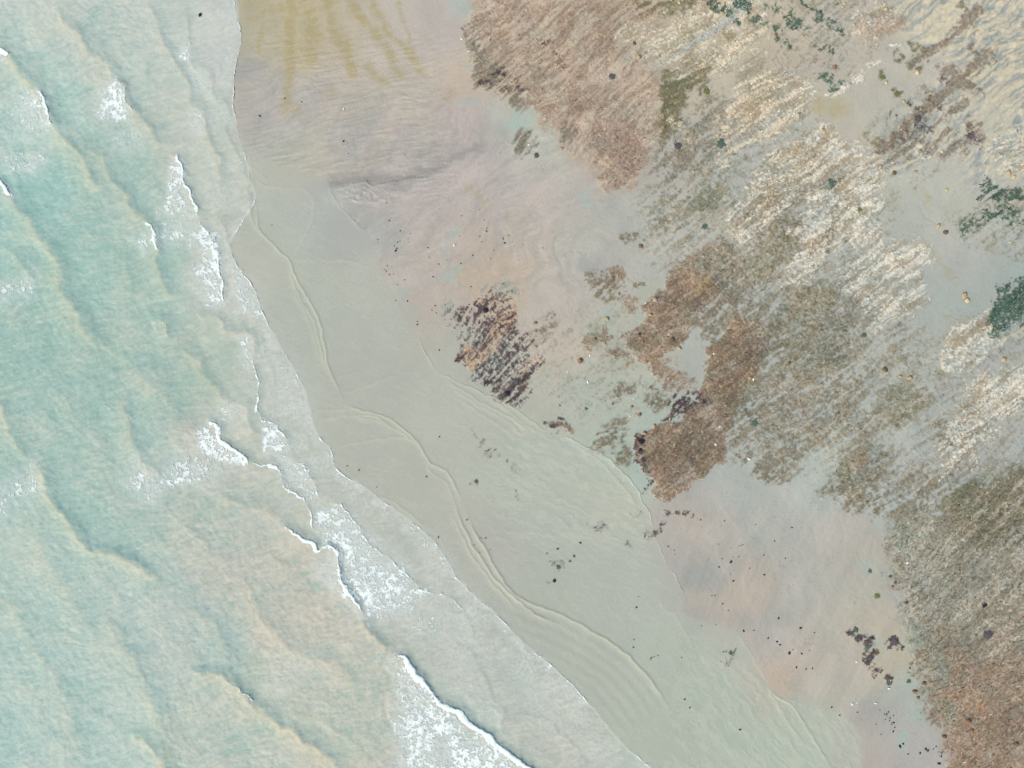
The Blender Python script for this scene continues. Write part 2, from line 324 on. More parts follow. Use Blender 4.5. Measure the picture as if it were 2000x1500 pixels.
# low ridges that run over the shallow water: points, height, width, foam
RI = [
 ([(500,390),(503,440),(520,465),(545,490),(565,510),(575,535),(585,558),(600,580),(615,605),(628,640),(635,680),(640,712),(650,735),(658,752),(665,770),(672,788)], .030, 3.2, .30),
 ([(565,525),(572,550),(590,590),(610,620),(622,660),(630,700),(640,730)], .022, 3.0, .05),
 ([(572,575),(590,600),(605,630),(618,675),(622,705)], .016, 3.0, 0),
 ([(490,400),(492,430),(505,455)], .02, 2.5, .1),
 ([(570,508),(610,506),(645,507),(680,510),(705,516),(722,526)], .014, 2.2, .08),
 ([(575,495),(590,470),(605,440),(611,410),(612,392),(600,375),(580,362)], .014, 2.2, .10),
 ([(500,350),(520,362),(545,367),(572,368)], .016, 2.2, .10),
 ([(480,318),(510,340),(530,355)], .012, 2.2, .1),
 ([(487,297),(520,275)], .010, 2.0, .1),
 ([(490,298),(530,306),(560,316)], .010, 2.0, .1),
 ([(450,195),(462,225),(470,250),(482,290),(493,330),(497,370)], .012, 2.2, .2),
 ([(655,362),(645,372),(652,388),(662,400),(690,432),(712,455)], .02, 2.8, .35),
 ([(535,635),(550,622),(562,612)], .008, 2.0, .05),
 ([(655,738),(690,730),(710,727)], .012, 2.2, .04),
 ([(670,770),(700,760),(730,750),(762,735),(785,735)], .014, 2.2, .06),
 ([(614,803),(640,802),(660,800),(680,800)], .016, 2.4, .08),
 ([(665,788),(690,797),(720,805),(755,815),(772,826),(795,845),(812,860),(820,872),(830,890),(842,906),(856,912),(872,922),(885,942),(898,968),(906,990)], .032, 3.0, .35),
 ([(690,808),(735,815),(765,835),(790,850),(808,862)], .022, 2.8, .05),
 ([(620,822),(650,815),(685,812),(720,818),(750,828),(770,842)], .018, 2.6, .03),
 ([(650,877),(690,867),(740,858),(780,855),(805,860),(822,874)], .018, 2.4, .10),
 ([(835,905),(845,925),(868,940),(880,960),(890,990),(897,1020)], .018, 2.8, .0),
 ([(890,990),(900,1020),(915,1050),(935,1085),(955,1115),(980,1145),(1005,1168),(1030,1190),(1060,1208),(1095,1222)], .040, 3.6, .0),
 ([(880,1000),(900,1045),(925,1090),(950,1125),(985,1165),(1010,1190)], .024, 3.2, .0),
 ([(905,990),(922,1030),(945,1070),(962,1100),(985,1138),(1010,1165),(1045,1182),(1085,1196),(1120,1213),(1150,1230),(1185,1250),(1220,1275),(1250,1305),(1275,1335),(1300,1372),(1316,1400)], .046, 3.8, .0),
 ([(740,966),(775,985),(800,1003),(830,1030)], .02, 2.8, .1),
 ([(812,650),(830,685),(850,718),(875,735),(905,750),(930,762),(960,775),(1000,795),(1025,812),(1060,838),(1090,850)], .024, 2.8, .35),
 ([(870,742),(900,762),(930,780),(965,800),(1000,818),(1040,848)], .024, 2.8, .0),
 ([(880,758),(912,778),(945,798),(985,820),(1020,845)], .020, 2.8, .0),
 ([(900,780),(935,805),(975,832),(1000,850)], .016, 2.6, .0),
 ([(950,775),(990,800),(1020,825),(1055,850)], .020, 2.6, .0),
 ([(1090,850),(1112,855),(1150,874),(1180,890),(1210,915),(1240,950),(1260,985),(1272,1008),(1276,1042)], .036, 3.0, .45),
 ([(1120,868),(1160,892),(1195,925),(1225,960),(1245,995)], .022, 3.4, .0),
 ([(1276,1042),(1290,1070),(1302,1100),(1322,1130),(1337,1165)], .022, 2.6, .40),
 ([(1285,1170),(1300,1192),(1318,1200),(1328,1218),(1345,1245),(1355,1270)], .014, 2.4, .12),
 ([(1443,1238),(1462,1268),(1480,1300),(1500,1332)], .016, 2.4, .22),
 ([(1500,1343),(1522,1362),(1548,1382),(1575,1420),(1600,1462),(1622,1495)], .030, 3.0, .30),
 ([(1500,1342),(1522,1382),(1548,1422),(1572,1455)], .020, 2.8, .12),
 ([(1600,1385),(1615,1405),(1640,1430),(1668,1448)], .014, 2.4, .12),
 ([(1485,1345),(1486,1360),(1478,1378),(1468,1372),(1470,1395),(1485,1412),(1500,1420)], .014, 2.4, .12),
 ([(1500,1400),(1530,1430),(1552,1462)], .014, 2.6, .06),
 ([(1316,1240),(1330,1265),(1345,1290),(1350,1310)], .010, 2.2, .08),
 ([(1030,1405),(1050,1420)], .01, 2.2, .0),
]
# foam sheets: polygon, softness, strength
FO = [
 ([(222,160),(238,166),(256,200),(264,222),(256,240),(225,248),(204,225),(198,200)], 8, .78), ([(230,262),(275,258),(285,275),(262,300),(220,290),(214,275)], 12, .42),
 ([(345,296),(357,320),(358,350),(376,388),(391,420),(388,432),(360,420),(308,420),(325,385),(318,350),(328,320)], 5, .62),
 ([(310,428),(392,430),(428,490),(436,585),(428,600),(400,590),(385,540),(375,490),(340,480),(300,470)], 9, .50),
 ([(395,432),(408,455),(426,500),(436,580),(428,598),(402,580),(395,520),(388,470)], 6, .72),
 ([(430,470),(450,505),(482,545),(508,600),(520,640),(490,620),(455,598),(440,580),(436,520)], 7, .50),
 ([(36,180),(78,178),(92,205),(98,230),(110,255),(90,262),(55,240),(30,250),(20,215)], 10, .62), ([(0,255),(50,240),(70,270),(20,295),(-20,300)], 14, .40),
 ([(0,308),(40,308),(90,303),(92,318),(60,334),(0,338)], 8, .58), ([(262,468),(285,440),(302,450),(305,490),(290,500),(270,485)], 7, .6),
 ([(-20,560),(30,552),(70,538),(66,562),(40,590),(0,608),(-20,600)], 9, .50), ([(357,88),(370,90),(373,125),(355,122),(348,105)], 4, .72),
 ([(372,140),(405,145),(408,165),(385,185),(368,160)], 6, .42), ([(378,208),(398,225),(402,262),(380,262),(374,235)], 6, .50),
 ([(275,5),(300,15),(300,30),(285,25)], 6, .35), ([(440,0),(458,0),(470,40),(464,55),(440,35)], 8, .34),
 ([(0,365),(25,378),(20,390),(0,385)], 5, .5), ([(0,95),(15,100),(20,118),(5,115)], 5, .6),
 ([(468,655),(490,660),(498,690),(488,712),(470,700)], 6, .55), ([(505,640),(535,665),(570,712),(605,790),(618,840),(600,850),(560,800),(535,760),(525,700)], 12, .30),
 ([(500,650),(515,665),(508,700)], 4, .4),
 ([(430,795),(475,785),(482,820),(440,840),(415,820)], 10, .42), ([(400,828),(425,842),(442,868),(480,896),(470,915),(430,900),(395,880),(392,850)], 6, .80),
 ([(255,880),(275,890),(300,925),(340,910),(390,870),(430,905),(440,925),(400,945),(320,950),(285,975),(250,960),(245,920)], 12, .52),
 ([(300,925),(345,930),(400,928),(410,945),(340,950),(305,945)], 8, .72), ([(0,945),(50,915),(75,905),(92,950),(60,975),(10,1010),(-20,1005),(-20,950)], 12, .46),
 ([(510,825),(530,822),(552,845),(566,880),(545,892),(520,880),(510,850)], 6, .75), ([(540,890),(600,905),(620,950),(622,985),(590,970),(555,945)], 9, .55),
 ([(620,985),(660,987),(692,1012),(727,1066),(790,1120),(846,1158),(820,1182),(770,1202),(715,1200),(695,1168),(665,1132),(660,1085),(622,1062)], 7, .60),
 ([(690,1100),(740,1085),(800,1130),(780,1180),(720,1190),(690,1150)], 16, .76), ([(846,1158),(905,1188),(930,1270),(890,1270),(830,1260),(780,1230),(770,1200)], 18, .36),
 ([(790,1010),(830,1038),(862,1075),(890,1120),(925,1165),(900,1160),(860,1120),(820,1065),(785,1030)], 8, .42),
 ([(620,1100),(655,1085),(664,1135),(690,1175),(680,1180),(630,1140)], 9, .5),
 ([(745,1280),(778,1284),(780,1310),(745,1300)], 8, .5),
 ([(768,1275),(808,1310),(870,1380),(960,1445),(1045,1510),(1100,1600),(770,1600),(766,1450),(776,1390),(780,1330)], 5, .66),
 ([(780,1300),(840,1350),(850,1400),(820,1500),(780,1500),(775,1400)], 14, .80), ([(860,1420),(920,1440),(1000,1500),(1000,1560),(900,1560),(850,1480)], 14, .84),
 ([(880,1260),(930,1280),(970,1380),(985,1450),(940,1410),(900,1370),(860,1320)], 20, .30), ([(960,1370),(976,1382),(980,1402),(966,1400)], 4, .6),
 ([(1000,1270),(1060,1330),(1150,1420),(1200,1500),(1140,1500),(1060,1420),(990,1330)], 20, .20), ([(530,1290),(600,1275),(610,1300),(550,1340)], 16, .30),
 ([(470,1000),(550,1000),(600,1050),(560,1060)], 20, .18), ([(1090,850),(1150,874),(1210,915),(1190,925),(1140,890)], 6, .22),
 ([(630,380),(660,390),(655,402),(640,400)], 5, .35), ([(580,1040),(612,1058),(618,1072),(595,1068)], 4, .6),
]
# ------------------------------------------------------------------ the fields
G = Grid(axis(-90, 2090, 1.75, (-11000, 11000)), axis(-90, 1590, 1.75, (-11000, 11000)))
X, Y = G.X, G.Y
EP = np.vstack([EDGE[:1], smooth_poly(EDGE[1:-2], 3), EDGE[-2:]])
ex = X + 2.2 * G.w4; ey = Y + 2.2 * G.w5
CL_ = [(-30000, 12000), (-30000, -12000)]
de, _, _ = pdist(ex, ey, EP); D = de * np.where(inpoly(ex, ey, list(map(tuple, EP)) + CL_), -1, 1)          # + = dry land, - = under water
SP = np.vstack([SWASH[:1], smooth_poly(SWASH[1:-2], 3), SWASH[-2:]]); ds, _, _ = pdist(X + 1.5 * G.w4, Y + 1.5 * G.w5, SP)
DS = ds * np.where(inpoly(X + 1.5 * G.w4, Y + 1.5 * G.w5, list(map(tuple, SP)) + CL_), -1, 1)
inside = lambda x0, y0, x1, y1, s=60: sst(x0 - s, x0 + s, X) * (1 - sst(x1 - s, x1 + s, X)) * sst(y0 - s, y0 + s, Y) * (1 - sst(y1 - s, y1 + s, Y))

# ---- ground
C = np.array([1.5, -1.0, -1.0], np.float32) + rbf(X + 14 * fbm(X / 60, Y / 60, 1, 3), Y + 14 * fbm(X / 60, Y / 60, 2, 3), BASE_LAND + BASE_SHALLOW)
Z = np.where(D > 0, 0.30 * (1 - np.exp(-np.maximum(D, 0) / 700)) + .010 * sst(0, 10, D), -.05 * (1 - np.exp(np.minimum(D, 0) / 250)) - .004 - .9 * sst(15, 450, -DS)).astype(np.float32)
mott = fbm(X / 70, Y / 70, 4, 5); SX, SY = G.sx, G.sy; swirl = streak(SX, SY, 60, 90, 22, 6, 4); hair = streak(SX, SY, 16, 30, 3.8, 8, 3)
fine = fbm(X / 3.2, Y / 3.2, 2, 2); fl38 = streak(SX, SY, 38, 50, 6.0, 11, 5, .65); fl45 = streak(SX, SY, 46, 34, 4.6, 14, 4, .65)
broad = streak(G.wx, G.wy, 38, 150, 24, 16, 3)
land = sst(-8, 8, D)
C = C + (mott * 3.6)[..., None] * np.array([1.2, .9, .8]) + (swirl * 2.4)[..., None] * np.array([1, .8, .9]) + (fine * 1.3)[..., None]
hz = inside(470, 60, 900, 400)
C = C + (land * inside(480, -60, 1000, 380, 60) * 4)[..., None] * np.array([1, .9, 1.2]) + (land * inside(1300, -100, 2300, 480, 90) * 8)[..., None] * np.array([1.2, .8, .2]) + (hair * 4.0 * hz * land)[..., None]; Z += .024 * hair * hz * land
sw2 = inside(650, 250, 1150, 560, 50); diag = streak(SX, SY, 34, 60, 8, 17, 4)
C = C + (diag * 3.8 * sw2 * land)[..., None]; Z += .022 * diag * sw2 * land
lowsand = inside(1290, 960, 1760, 1400, 60); cur = streak(SX + .25 * Y, SY, 75, 120, 13, 18, 4)
C = C + (cur * 4.0 * lowsand)[..., None] * np.array([1, .85, .8]); Z += .008 * cur * lowsand
Z += .02 * mott * sst(20, 120, D) + .004 * fine * land

def layer(P=(), B=(), K=()):
    M = np.zeros(X.shape, np.float32)
    for p in P: poly(G, M, *p)
    for b in B: blob(G, M, *b)
    for k in K: stroke(G, M, k[0], k[1] * (1.3 if k[1] > 5 else 1), k[2])
    return M

# yellow algae film on the upper sand
gold = layer(K=[([(568,-20),(568,60),(567,130),(562,180),(555,230)],7,1), ([(598,-20),(612,60),(606,90),(608,110),(622,118)],12,.95), ([(640,-20),(648,55),(662,78),(680,110),(690,142),(702,152)],8,.95),
 ([(676,-20),(700,30),(725,60),(745,80),(765,110),(770,135),(790,155)],7,.9), ([(718,-20),(735,20),(750,50),(765,75),(795,95),(815,130),(830,150)],6,.85), ([(776,0),(795,60),(802,90),(820,140)],4,.6),
 ([(515,-20),(515,40),(508,80),(504,110)],4.5,.6), ([(556,190),(572,210),(592,222)],9,.55), ([(715,125),(740,150),(757,168)],7,.8), ([(885,175),(868,200)],8,.5), ([(640,170),(655,190)],8,.4), ([(910,362),(935,382),(960,405)],6,.4),
 ([(470,15),(510,8),(560,22),(620,25),(660,20)],12,.45), ([(480,38),(515,36)],6,.5), ([(700,150),(690,120)],8,.3)],
 P=[([(1588,190),(1625,185),(1658,212),(1660,232),(1630,240),(1605,220),(1592,215)],6,.9), ([(1725,385),(1745,378),(1765,405),(1740,415)],6,.5)], B=[(1690,268,22,7,10,.6), (1850,545,22,7,-35,.5), (1855,630,22,8,-30,.45), (1880,625,12,8,0,.6),(1780,150,30,8,30,.3)])
stroke(G, gold, [(1700,180),(1715,215),(1722,222)], 4, .5); stroke(G, gold, [(1780,350),(1798,378),(1812,385),(1800,405)], 5, .8); stroke(G, gold, [(1822,490),(1838,520),(1860,535)], 4, .6)
gold = np.clip(gold * (1 + .75 * hair) + .28 * inside(500, -80, 800, 120, 50) * sst(.2, 1.2, .6 * hair + streak(SX, SY, 100, 50, 9, 3, 3)), 0, 1)
gold = gold * np.where(X > 1500, np.clip(.55 + .6 * swirl, .1, 1), 1); C = mixc(C, (172, 156, 112), gold * .60)
# turquoise pools
pool = layer(B=[(902,12,20,30,0,1),(912,45,14,14,0,.7),(912,128,13,10,0,.7),(914,203,20,11,0,.8),(960,215,14,8,-30,.5),(985,245,26,9,-45,.45),(865,478,11,15,0,.6),(891,463,11,17,0,.9),(874,535,11,26,-70,.8),(778,562,15,18,0,.55),(803,608,12,10,0,.4),
  (1145,388,16,12,0,.75),(1150,512,10,8,0,.5),(1247,114,13,8,-10,.7),(1030,225,18,50,-35,.8),(1185,622,18,26,0,.6),(1170,645,26,14,0,.5),(1140,694,16,9,0,.6),(1240,660,14,18,20,.6),(1247,628,10,18,10,.5),(1262,878,26,60,0,.4),(1250,930,20,30,0,.4),
  (1695,1108,16,16,0,.6),(1715,1165,14,8,0,.4),(1700,1255,30,20,-40,.6),(1715,1275,14,12,0,.5),(1780,1250,26,26,0,.5),(1765,1440,17,20,0,.85),(1787,1405,14,20,30,.7),(1775,1330,34,16,0,.5),(1840,1360,20,24,0,.45),(1370,560,12,5,0,.7),(1450,545,14,6,0,.5),
  (1635,890,30,12,0,.45),(1590,180,0.1,.1,0,0),(1740,35,14,12,0,.3),(1840,575,16,12,0,.45),(1870,600,24,9,0,.5),(1745,1120,24,24,0,.4),(1880,1420,30,30,0,.3),(1990,530,20,16,0,.5)])
C = mixc(C, (165, 186, 180), np.clip(pool * (.85 + .25 * fbm(X / 20, Y / 20, 7, 3)), 0, 1) * .68)
C = mixc(C, (191, 174, 158), layer(B=[(940,500,44,60,0,.5),(960,560,60,20,-20,.6),(925,470,20,30,0,.5),(1515,1325,60,14,-6,.5),(1365,1170,12,34,-70,.6),(1430,1160,60,30,0,.35),(1340,1020,34,50,40,.35),(1720,1280,40,26,0,.4),(1035,520,50,30,0,.35),(720,305,60,20,20,.35),(905,170,24,34,0,.5)]) * .75)
C = mixc(C, (160, 161, 160), layer(B=[(1380,1130,34,34,0,.7),(1450,1215,60,26,0,.35),(1520,1215,30,14,0,.4),(960,260,46,22,-30,.35),(1160,530,30,24,-40,.6),(480,135,34,20,0,.6),(700,250,60,20,20,.3),(1050,1060,0.1,.1,0,0),(570,275,40,10,30,.3),(700,440,40,24,-30,.35)]) * .7)

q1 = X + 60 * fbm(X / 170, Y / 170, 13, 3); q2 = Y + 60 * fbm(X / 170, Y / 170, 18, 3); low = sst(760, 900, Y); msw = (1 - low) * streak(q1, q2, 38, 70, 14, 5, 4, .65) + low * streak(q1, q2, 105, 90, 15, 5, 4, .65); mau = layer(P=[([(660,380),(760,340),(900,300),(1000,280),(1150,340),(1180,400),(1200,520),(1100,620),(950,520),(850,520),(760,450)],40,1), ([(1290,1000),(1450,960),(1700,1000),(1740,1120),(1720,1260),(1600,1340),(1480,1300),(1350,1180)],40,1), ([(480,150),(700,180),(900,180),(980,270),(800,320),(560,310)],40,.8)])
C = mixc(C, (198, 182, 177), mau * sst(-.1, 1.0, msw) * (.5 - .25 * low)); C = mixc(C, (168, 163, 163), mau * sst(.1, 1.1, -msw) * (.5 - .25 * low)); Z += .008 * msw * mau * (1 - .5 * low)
# the drained channel between the sand banks
CH = smooth_poly([(640,358),(665,350),(700,345),(740,347),(780,346),(820,338),(860,322),(900,300),(935,285),(965,265)], 5)
b = Box(G, 600, 220, 1010, 420); dc, sc_, tc_ = pdist(X[b.i, b.j] + 2 * G.w4[b.i, b.j], Y[b.i, b.j] + 2 * G.w5[b.i, b.j], CH)
wd = 15 - 6 * tc_ ; ch = np.exp(-(dc / wd) ** 2) * sst(0, .08, tc_ + .02) * sst(0, .12, 1 - tc_)
Z[b.i, b.j] -= .10 * ch; C[b.i, b.j] = mixc(C[b.i, b.j], (158, 152, 149), ch * .7)
core = np.exp(-((dc * sc_ + 4) / 4.5) ** 2) * sst(.05, .2, tc_) * sst(0, .3, 1 - tc_)
Z[b.i, b.j] += .022 * core * np.sin(tc_ * 2 * math.pi * 75)
for k, off in enumerate((-18, -27, -36, -47)):
    f = np.exp(-((dc * sc_ - off - 14 * tc_ + 5 * G.w4[b.i, b.j]) / 3.4) ** 2) * sst(0, .1, tc_) * (1 - sst(.25, .45, tc_)); Z[b.i, b.j] += .05 * f; C[b.i, b.j] += (f * 7)[..., None]
fan = streak(G.wx + 30 * G.w4 * 0, G.wy, 20, 60, 6, 20, 3) * inside(930, 270, 1120, 330, 30); Z += .012 * fan; C += (fan * 3)[..., None]

# ---- growth on the flat.  each: name, colour, mask, streak field, roughness of threshold, bump
cover = {}
FIB = streak(SX, SY, 40, 11, 2.7, 12, 3, .7)
SPK = fbm(X / 2.9, Y / 2.5, 21, 2, .6)
def grow(name, col, M, F, amp, bump, op=1.0, thr=.5, soft=.34, var=12, tint=None):
    cv = sst(-soft, soft, M - thr + amp * F * np.clip(M * 3, 0, 1) + .05 * fine) * sst(0, .08, M)
    n = .7 * fbm(X / 2.8, Y / 2.8, 7, 2) + .8 * FIB
    col = np.array(col, np.float32) + (n * var)[..., None] + (mott * 5)[..., None] * np.array([1, .9, .7])
    col = col + (fl38 * 9 + broad * 6)[..., None] * np.array([1, 1, .9]) + (fbm(X / 30, Y / 30, 6, 3) * 8)[..., None] * np.array([1, .4, .1])
    if tint is not None: col = col + tint
    k = cv * op
    global C, Z
    C = C * (1 - k[..., None]) + col * k[..., None]
    Z = Z + cv * (bump + bump * .55 * n)
    cover[name] = cv
    return cv

# upper rusty field
rust = layer(P=[([(925,-60),(960,-60),(1230,-60),(1260,20),(1210,80),(1260,110),(1290,140),(1285,200),(1290,260),(1250,330),(1235,372),(1190,350),(1150,320),(1120,280),(1070,240),(1040,200),(1000,190),(940,150),(910,90),(905,60),(928,30)],14,.62)],
  B=[(960,50,50,40,0,.95),(1010,20,50,40,0,.9),(1000,120,60,40,0,.62),(1070,90,70,50,0,.82),(1110,150,60,40,0,.8),(1190,250,50,30,-30,.7),(1210,305,44,42,-40,.95),(1190,350,26,18,0,.7),(1120,200,60,30,0,.75),(1250,30,60,20,40,.6)])
grow('rust', (176, 150, 132), rust, fl38 * .7 + .5 * fbm(X / 9, Y / 9, 3, 3), .6, .02, .68, thr=.46, soft=.5)
grow('rust_pale', (208, 190, 172), rust, -.9 * fl38 + .5 * fbm(X / 12, Y / 12, 10, 4, .7), .7, .01, .7, thr=.5, soft=.35)
grow('rust_dark', (134, 112, 96), rust, streak(SX, SY, 40, 30, 5, 13, 4, .7) + .5 * fbm(X / 60, Y / 60, 15, 2), .55, .01, .55, thr=.74, soft=.35)
dk = layer(P=[([(890,70),(925,110),(935,170),(985,190),(1020,230),(1040,200),(1000,150),(960,125),(930,90)],10,.62)], B=[(960,150,40,26,0,.8),(1030,270,20,36,-30,.6),(1110,270,20,26,30,.4)])
grow('umber', (126, 118, 104), dk, fl45, .5, .03, .8)
grow('clay', (160, 138, 124), layer(B=[(1195,275,60,50,-45,.8),(1225,320,36,40,-40,.9),(1190,350,30,20,0,.7)]), fl38 * .6 + .5 * fbm(X / 8, Y / 8, 4, 3), .4, .025, .8)
# olive and brown mats
olive = layer(P=[([(1290,185),(1315,145),(1370,112),(1400,105),(1378,165),(1345,200),(1335,250),(1300,275),(1286,240)],9,.95), ([(1360,352),(1400,348),(1410,395),(1385,430),(1352,398)],9,.85),
  ([(1500,412),(1550,400),(1572,440),(1530,510),(1490,560),(1462,520),(1490,450)],12,.85), ([(1585,480),(1640,415),(1660,440),(1620,510),(1560,560)],10,.75), ([(1560,565),(1620,550),(1660,640),(1640,720),(1590,755),(1530,750),(1520,690),(1500,640)],16,.72),
  ([(1715,765),(1780,742),(1803,788),(1745,828),(1700,805)],9,.9), ([(1640,870),(1700,850),(1735,900),(1700,985),(1655,968),(1625,915)],14,.62), ([(1850,960),(1920,930),(2200,900),(2200,1080),(1930,1075),(1860,1010)],16,.85)],
  B=[(1405,282,16,14,0,.95),(1378,180,9,14,0,.9),(1320,10,40,20,40,.6),(1260,5,40,26,40,.55),(1425,75,20,8,-30,.6),(1540,215,40,9,-32,.6),(1600,175,0.1,.1,0,0),(1520,250,40,8,-35,.5),(1720,152,12,12,0,.7),(1748,186,14,9,0,.6),(1760,125,40,7,-30,.5),(1790,105,30,9,-38,.55),
   (1720,290,36,10,-40,.6),(1760,300,40,9,-38,.5),(1780,330,30,8,-30,.45),(1620,355,16,10,0,.7),(1674,410,8,8,0,.7),(1700,680,14,8,0,.4),(1820,735,14,14,0,.5),(1600,430,20,10,-30,.5),(1730,715,12,8,0,.4),(1440,400,60,20,-40,.4),(1690,100,0.1,.1,0,0)])
ol = grow('olive', (108, 102, 74), olive, .65 * fl38 + .6 * fbm(X / 7, Y / 7, 5, 3), .6, .025, .85, soft=.42, thr=.44)
brown = layer(P=[([(1345,500),(1375,475),(1412,470),(1425,520),(1405,560),(1372,600),(1345,650),(1310,690),(1240,705),(1212,672),(1240,640),(1262,600),(1290,560),(1302,525)],6,.86),
  ([(1264,840),(1285,824),(1342,815),(1362,770),(1370,722),(1385,682),(1430,645),(1480,612),(1512,640),(1492,692),(1468,742),(1446,800),(1422,860),(1408,905),(1380,928),(1330,950),(1292,974),(1275,952),(1262,910),(1250,880),(1246,852)],5,.97)],
  B=[(1200,545,20,24,-50,.6),(1230,600,20,10,-40,.5),(1090,832,36,8,-25,.75),(1170,660,12,30,-60,.55),(1215,700,20,10,-30,.6),(1300,730,60,22,-30,.55),(1345,560,60,44,-60,.7)])
grow('brown', (160, 134, 116), brown, .5 * fl38 + .6 * fbm(X / 9, Y / 9, 6, 4, .7), .42, .04, .92, thr=.42, soft=.22)
grow('brown_pale', (184, 172, 160), brown, streak(SX, SY, 41, 40, 6, 20, 5, .75) + .7 * fbm(X / 28, Y / 28, 4, 3), .5, .01, .75, thr=.92, soft=.45)
grow('brown_olive', (124, 116, 92), brown, fbm(X / 34, Y / 34, 15, 4, .7) + .3 * fl38, .5, .01, .65, thr=1.0, soft=.4)
grow('brown_dark', (116, 92, 78), brown, streak(SX, SY, 40, 22, 5, 18, 4, .8) - .4 * fbm(X / 40, Y / 40, 9, 2), .55, .01, .55, thr=.95, soft=.3)
ochre = layer(B=[(1370,550,34,24,-40,.8),(1540,890,0.1,.1,0,0),(1330,530,24,30,-40,.5),(1590,860,28,24,-50,.7),(1670,905,26,26,-40,.85),(1620,610,24,30,0,.6),(1600,780,40,16,-40,.5),(1560,640,30,14,-40,.4),(1850,1260,40,20,-60,.6),(1480,735,16,20,-30,.7),(1530,70,30,6,-38,.4),(1880,1360,40,26,0,.4),(1500,690,18,22,0,.5),(1340,120,60,14,-35,.55),(1320,60,40,12,-35,.5),(1650,150,10,6,0,.5)])
grow('ochre', (158, 132, 98), ochre, fl38, .45, .02, .7)
mix1 = layer(P=[([(1405,470),(1470,540),(1520,610),(1430,645),(1385,685),(1355,650),(1400,570)],14,.62), ([(1560,600),(1660,560),(1700,640),(1700,760),(1640,830),(1560,800)],20,.55), ([(1430,760),(1500,700),(1540,740),(1500,860),(1440,900),(1425,850)],16,.52), ([(1480,380),(1560,330),(1640,330),(1600,420),(1560,480),(1500,520)],16,.46), ([(1290,260),(1400,200),(1460,240),(1400,330),(1300,330)],20,.36), ([(1600,960),(1700,900),(1800,900),(1780,1010),(1700,1010)],16,.5),
   ([(1500,780),(1600,755),(1650,800),(1620,860),(1570,890),(1520,930),(1480,935),(1470,905),(1500,850)],14,.62), ([(1480,640),(1520,610),(1540,700),(1530,760),(1490,800),(1470,760)],14,.6), ([(1520,540),(1560,530),(1600,600),(1560,640),(1520,620)],14,.55),
   ([(1620,760),(1700,800),(1730,830),(1700,860),(1640,870),(1600,820)],16,.5), ([(1700,1000),(1720,960),(1790,920),(1850,900),(1900,900),(1850,960),(1790,1010),(1750,1000)],14,.5), ([(1420,420),(1470,400),(1500,440),(1480,520),(1450,560),(1440,480)],14,.45), ([(1280,380),(1340,330),(1360,420),(1330,480),(1290,460)],20,.36), ([(1270,240),(1300,280),(1360,300),(1420,310),(1380,350),(1290,350)],20,.40),
   ([(1270,400),(1330,400),(1340,470),(1270,460)],20,.4), ([(1830,820),(1900,800),(1930,830),(1880,890),(1830,880)],14,.5)],
   B=[(1245,465,30,14,-20,.45),(1180,560,40,18,-40,.5),(1240,560,20,16,0,.4),(1000,730,30,20,-40,.30),(1060,640,20,40,-40,.28),(1120,570,0.1,.1,0,0),(1220,760,30,20,0,.5),(1290,780,34,26,0,.5),(1190,855,40,26,30,.45),(1215,880,20,30,20,.4),(1740,640,30,14,-30,.4),(1760,700,26,10,-30,.4)])
grow('mixed', (118, 106, 88), mix1, .75 * fl38 + .7 * fbm(X / 6, Y / 6, 8, 3), .6, .03, .8, thr=.40, soft=.36)
# thin scattered weed over the whole right half
spread = layer(P=[([(1260,400),(1330,240),(1480,140),(1560,200),(1660,330),(1740,400),(1700,560),(1800,640),(1840,760),(1830,900),(1760,1000),(1640,960),(1600,900),(1440,900),(1500,700),(1420,560),(1330,520),(1260,500)],40,.46),
 ([(1700,700),(2100,560),(2100,960),(1850,980),(1760,960)],40,.34), ([(1000,640),(1240,520),(1240,640),(1300,760),(1240,860),(1060,800)],40,.20), ([(1480,-60),(1760,-60),(1660,140),(1520,150)],40,.34), ([(1660,330),(1700,240),(1800,180),(1900,300),(1800,370)],30,.3), ([(1840,420),(2100,330),(2100,540),(1900,480)],30,.36)])
grow('spread', (150, 143, 128), spread, .8 * fl38 + .8 * fbm(X / 6, Y / 6, 10, 4, .7), .55, .015, .8, thr=.46, soft=.3, var=14)
grow('spread_pale', (192, 190, 184), spread, -.7 * fl38 + .6 * fbm(X / 8, Y / 8, 20, 3), .45, .01, .5, thr=.52, soft=.3)
# lower right bed
bed = layer(P=[([(1762,1000),(1800,985),(1850,1000),(1900,965),(2000,905),(2400,800),(3000,2200),(1880,2200),(1856,1520),(1848,1440),(1808,1385),(1792,1300),(1775,1215),(1755,1130),(1745,1060)],20,.80)])
tn = (sst(1150, 1500, Y) * .6)[..., None] * np.array([12, -5, -7]) + (sst(1000, 1080, Y) * (1 - sst(1000, 1100, Y)))[..., None] * 0
vein = streak(SX, SY, 43, 80, 11, 21, 5, .75)
grow('bed', (134, 125, 106), bed, .45 * fl45 + .55 * fbm(X / 7, Y / 7, 9, 3), .6, .035, .8, thr=.46, soft=.5, tint=tn, var=16)
grow('bed_pale', (198, 192, 184), bed * sst(.1, .9, .5 + vein * .35) * (1 - .12 * sst(1180, 1300, Y)), fl45 + .5 * fbm(X / 5, Y / 5, 3, 2), .5, .02, .68, thr=.48, soft=.4)
grow('bed_red', (160, 126, 104), bed * sst(1180, 1380, Y + 70 * mott) * .92, fl45 * .6 + fbm(X / 9, Y / 9, 13, 3) * .6, .45, .02, .55, thr=.5)
grow('bed_sage', (150, 160, 150), layer(B=[(1780,1050,40,20,0,.8),(1790,1240,30,40,0,.6),(1830,1300,20,34,0,.5),(1850,1390,20,30,0,.6),(1770,1030,40,20,0,.6)]), fbm(X / 7, Y / 7, 13, 3), .4, .02, .6)
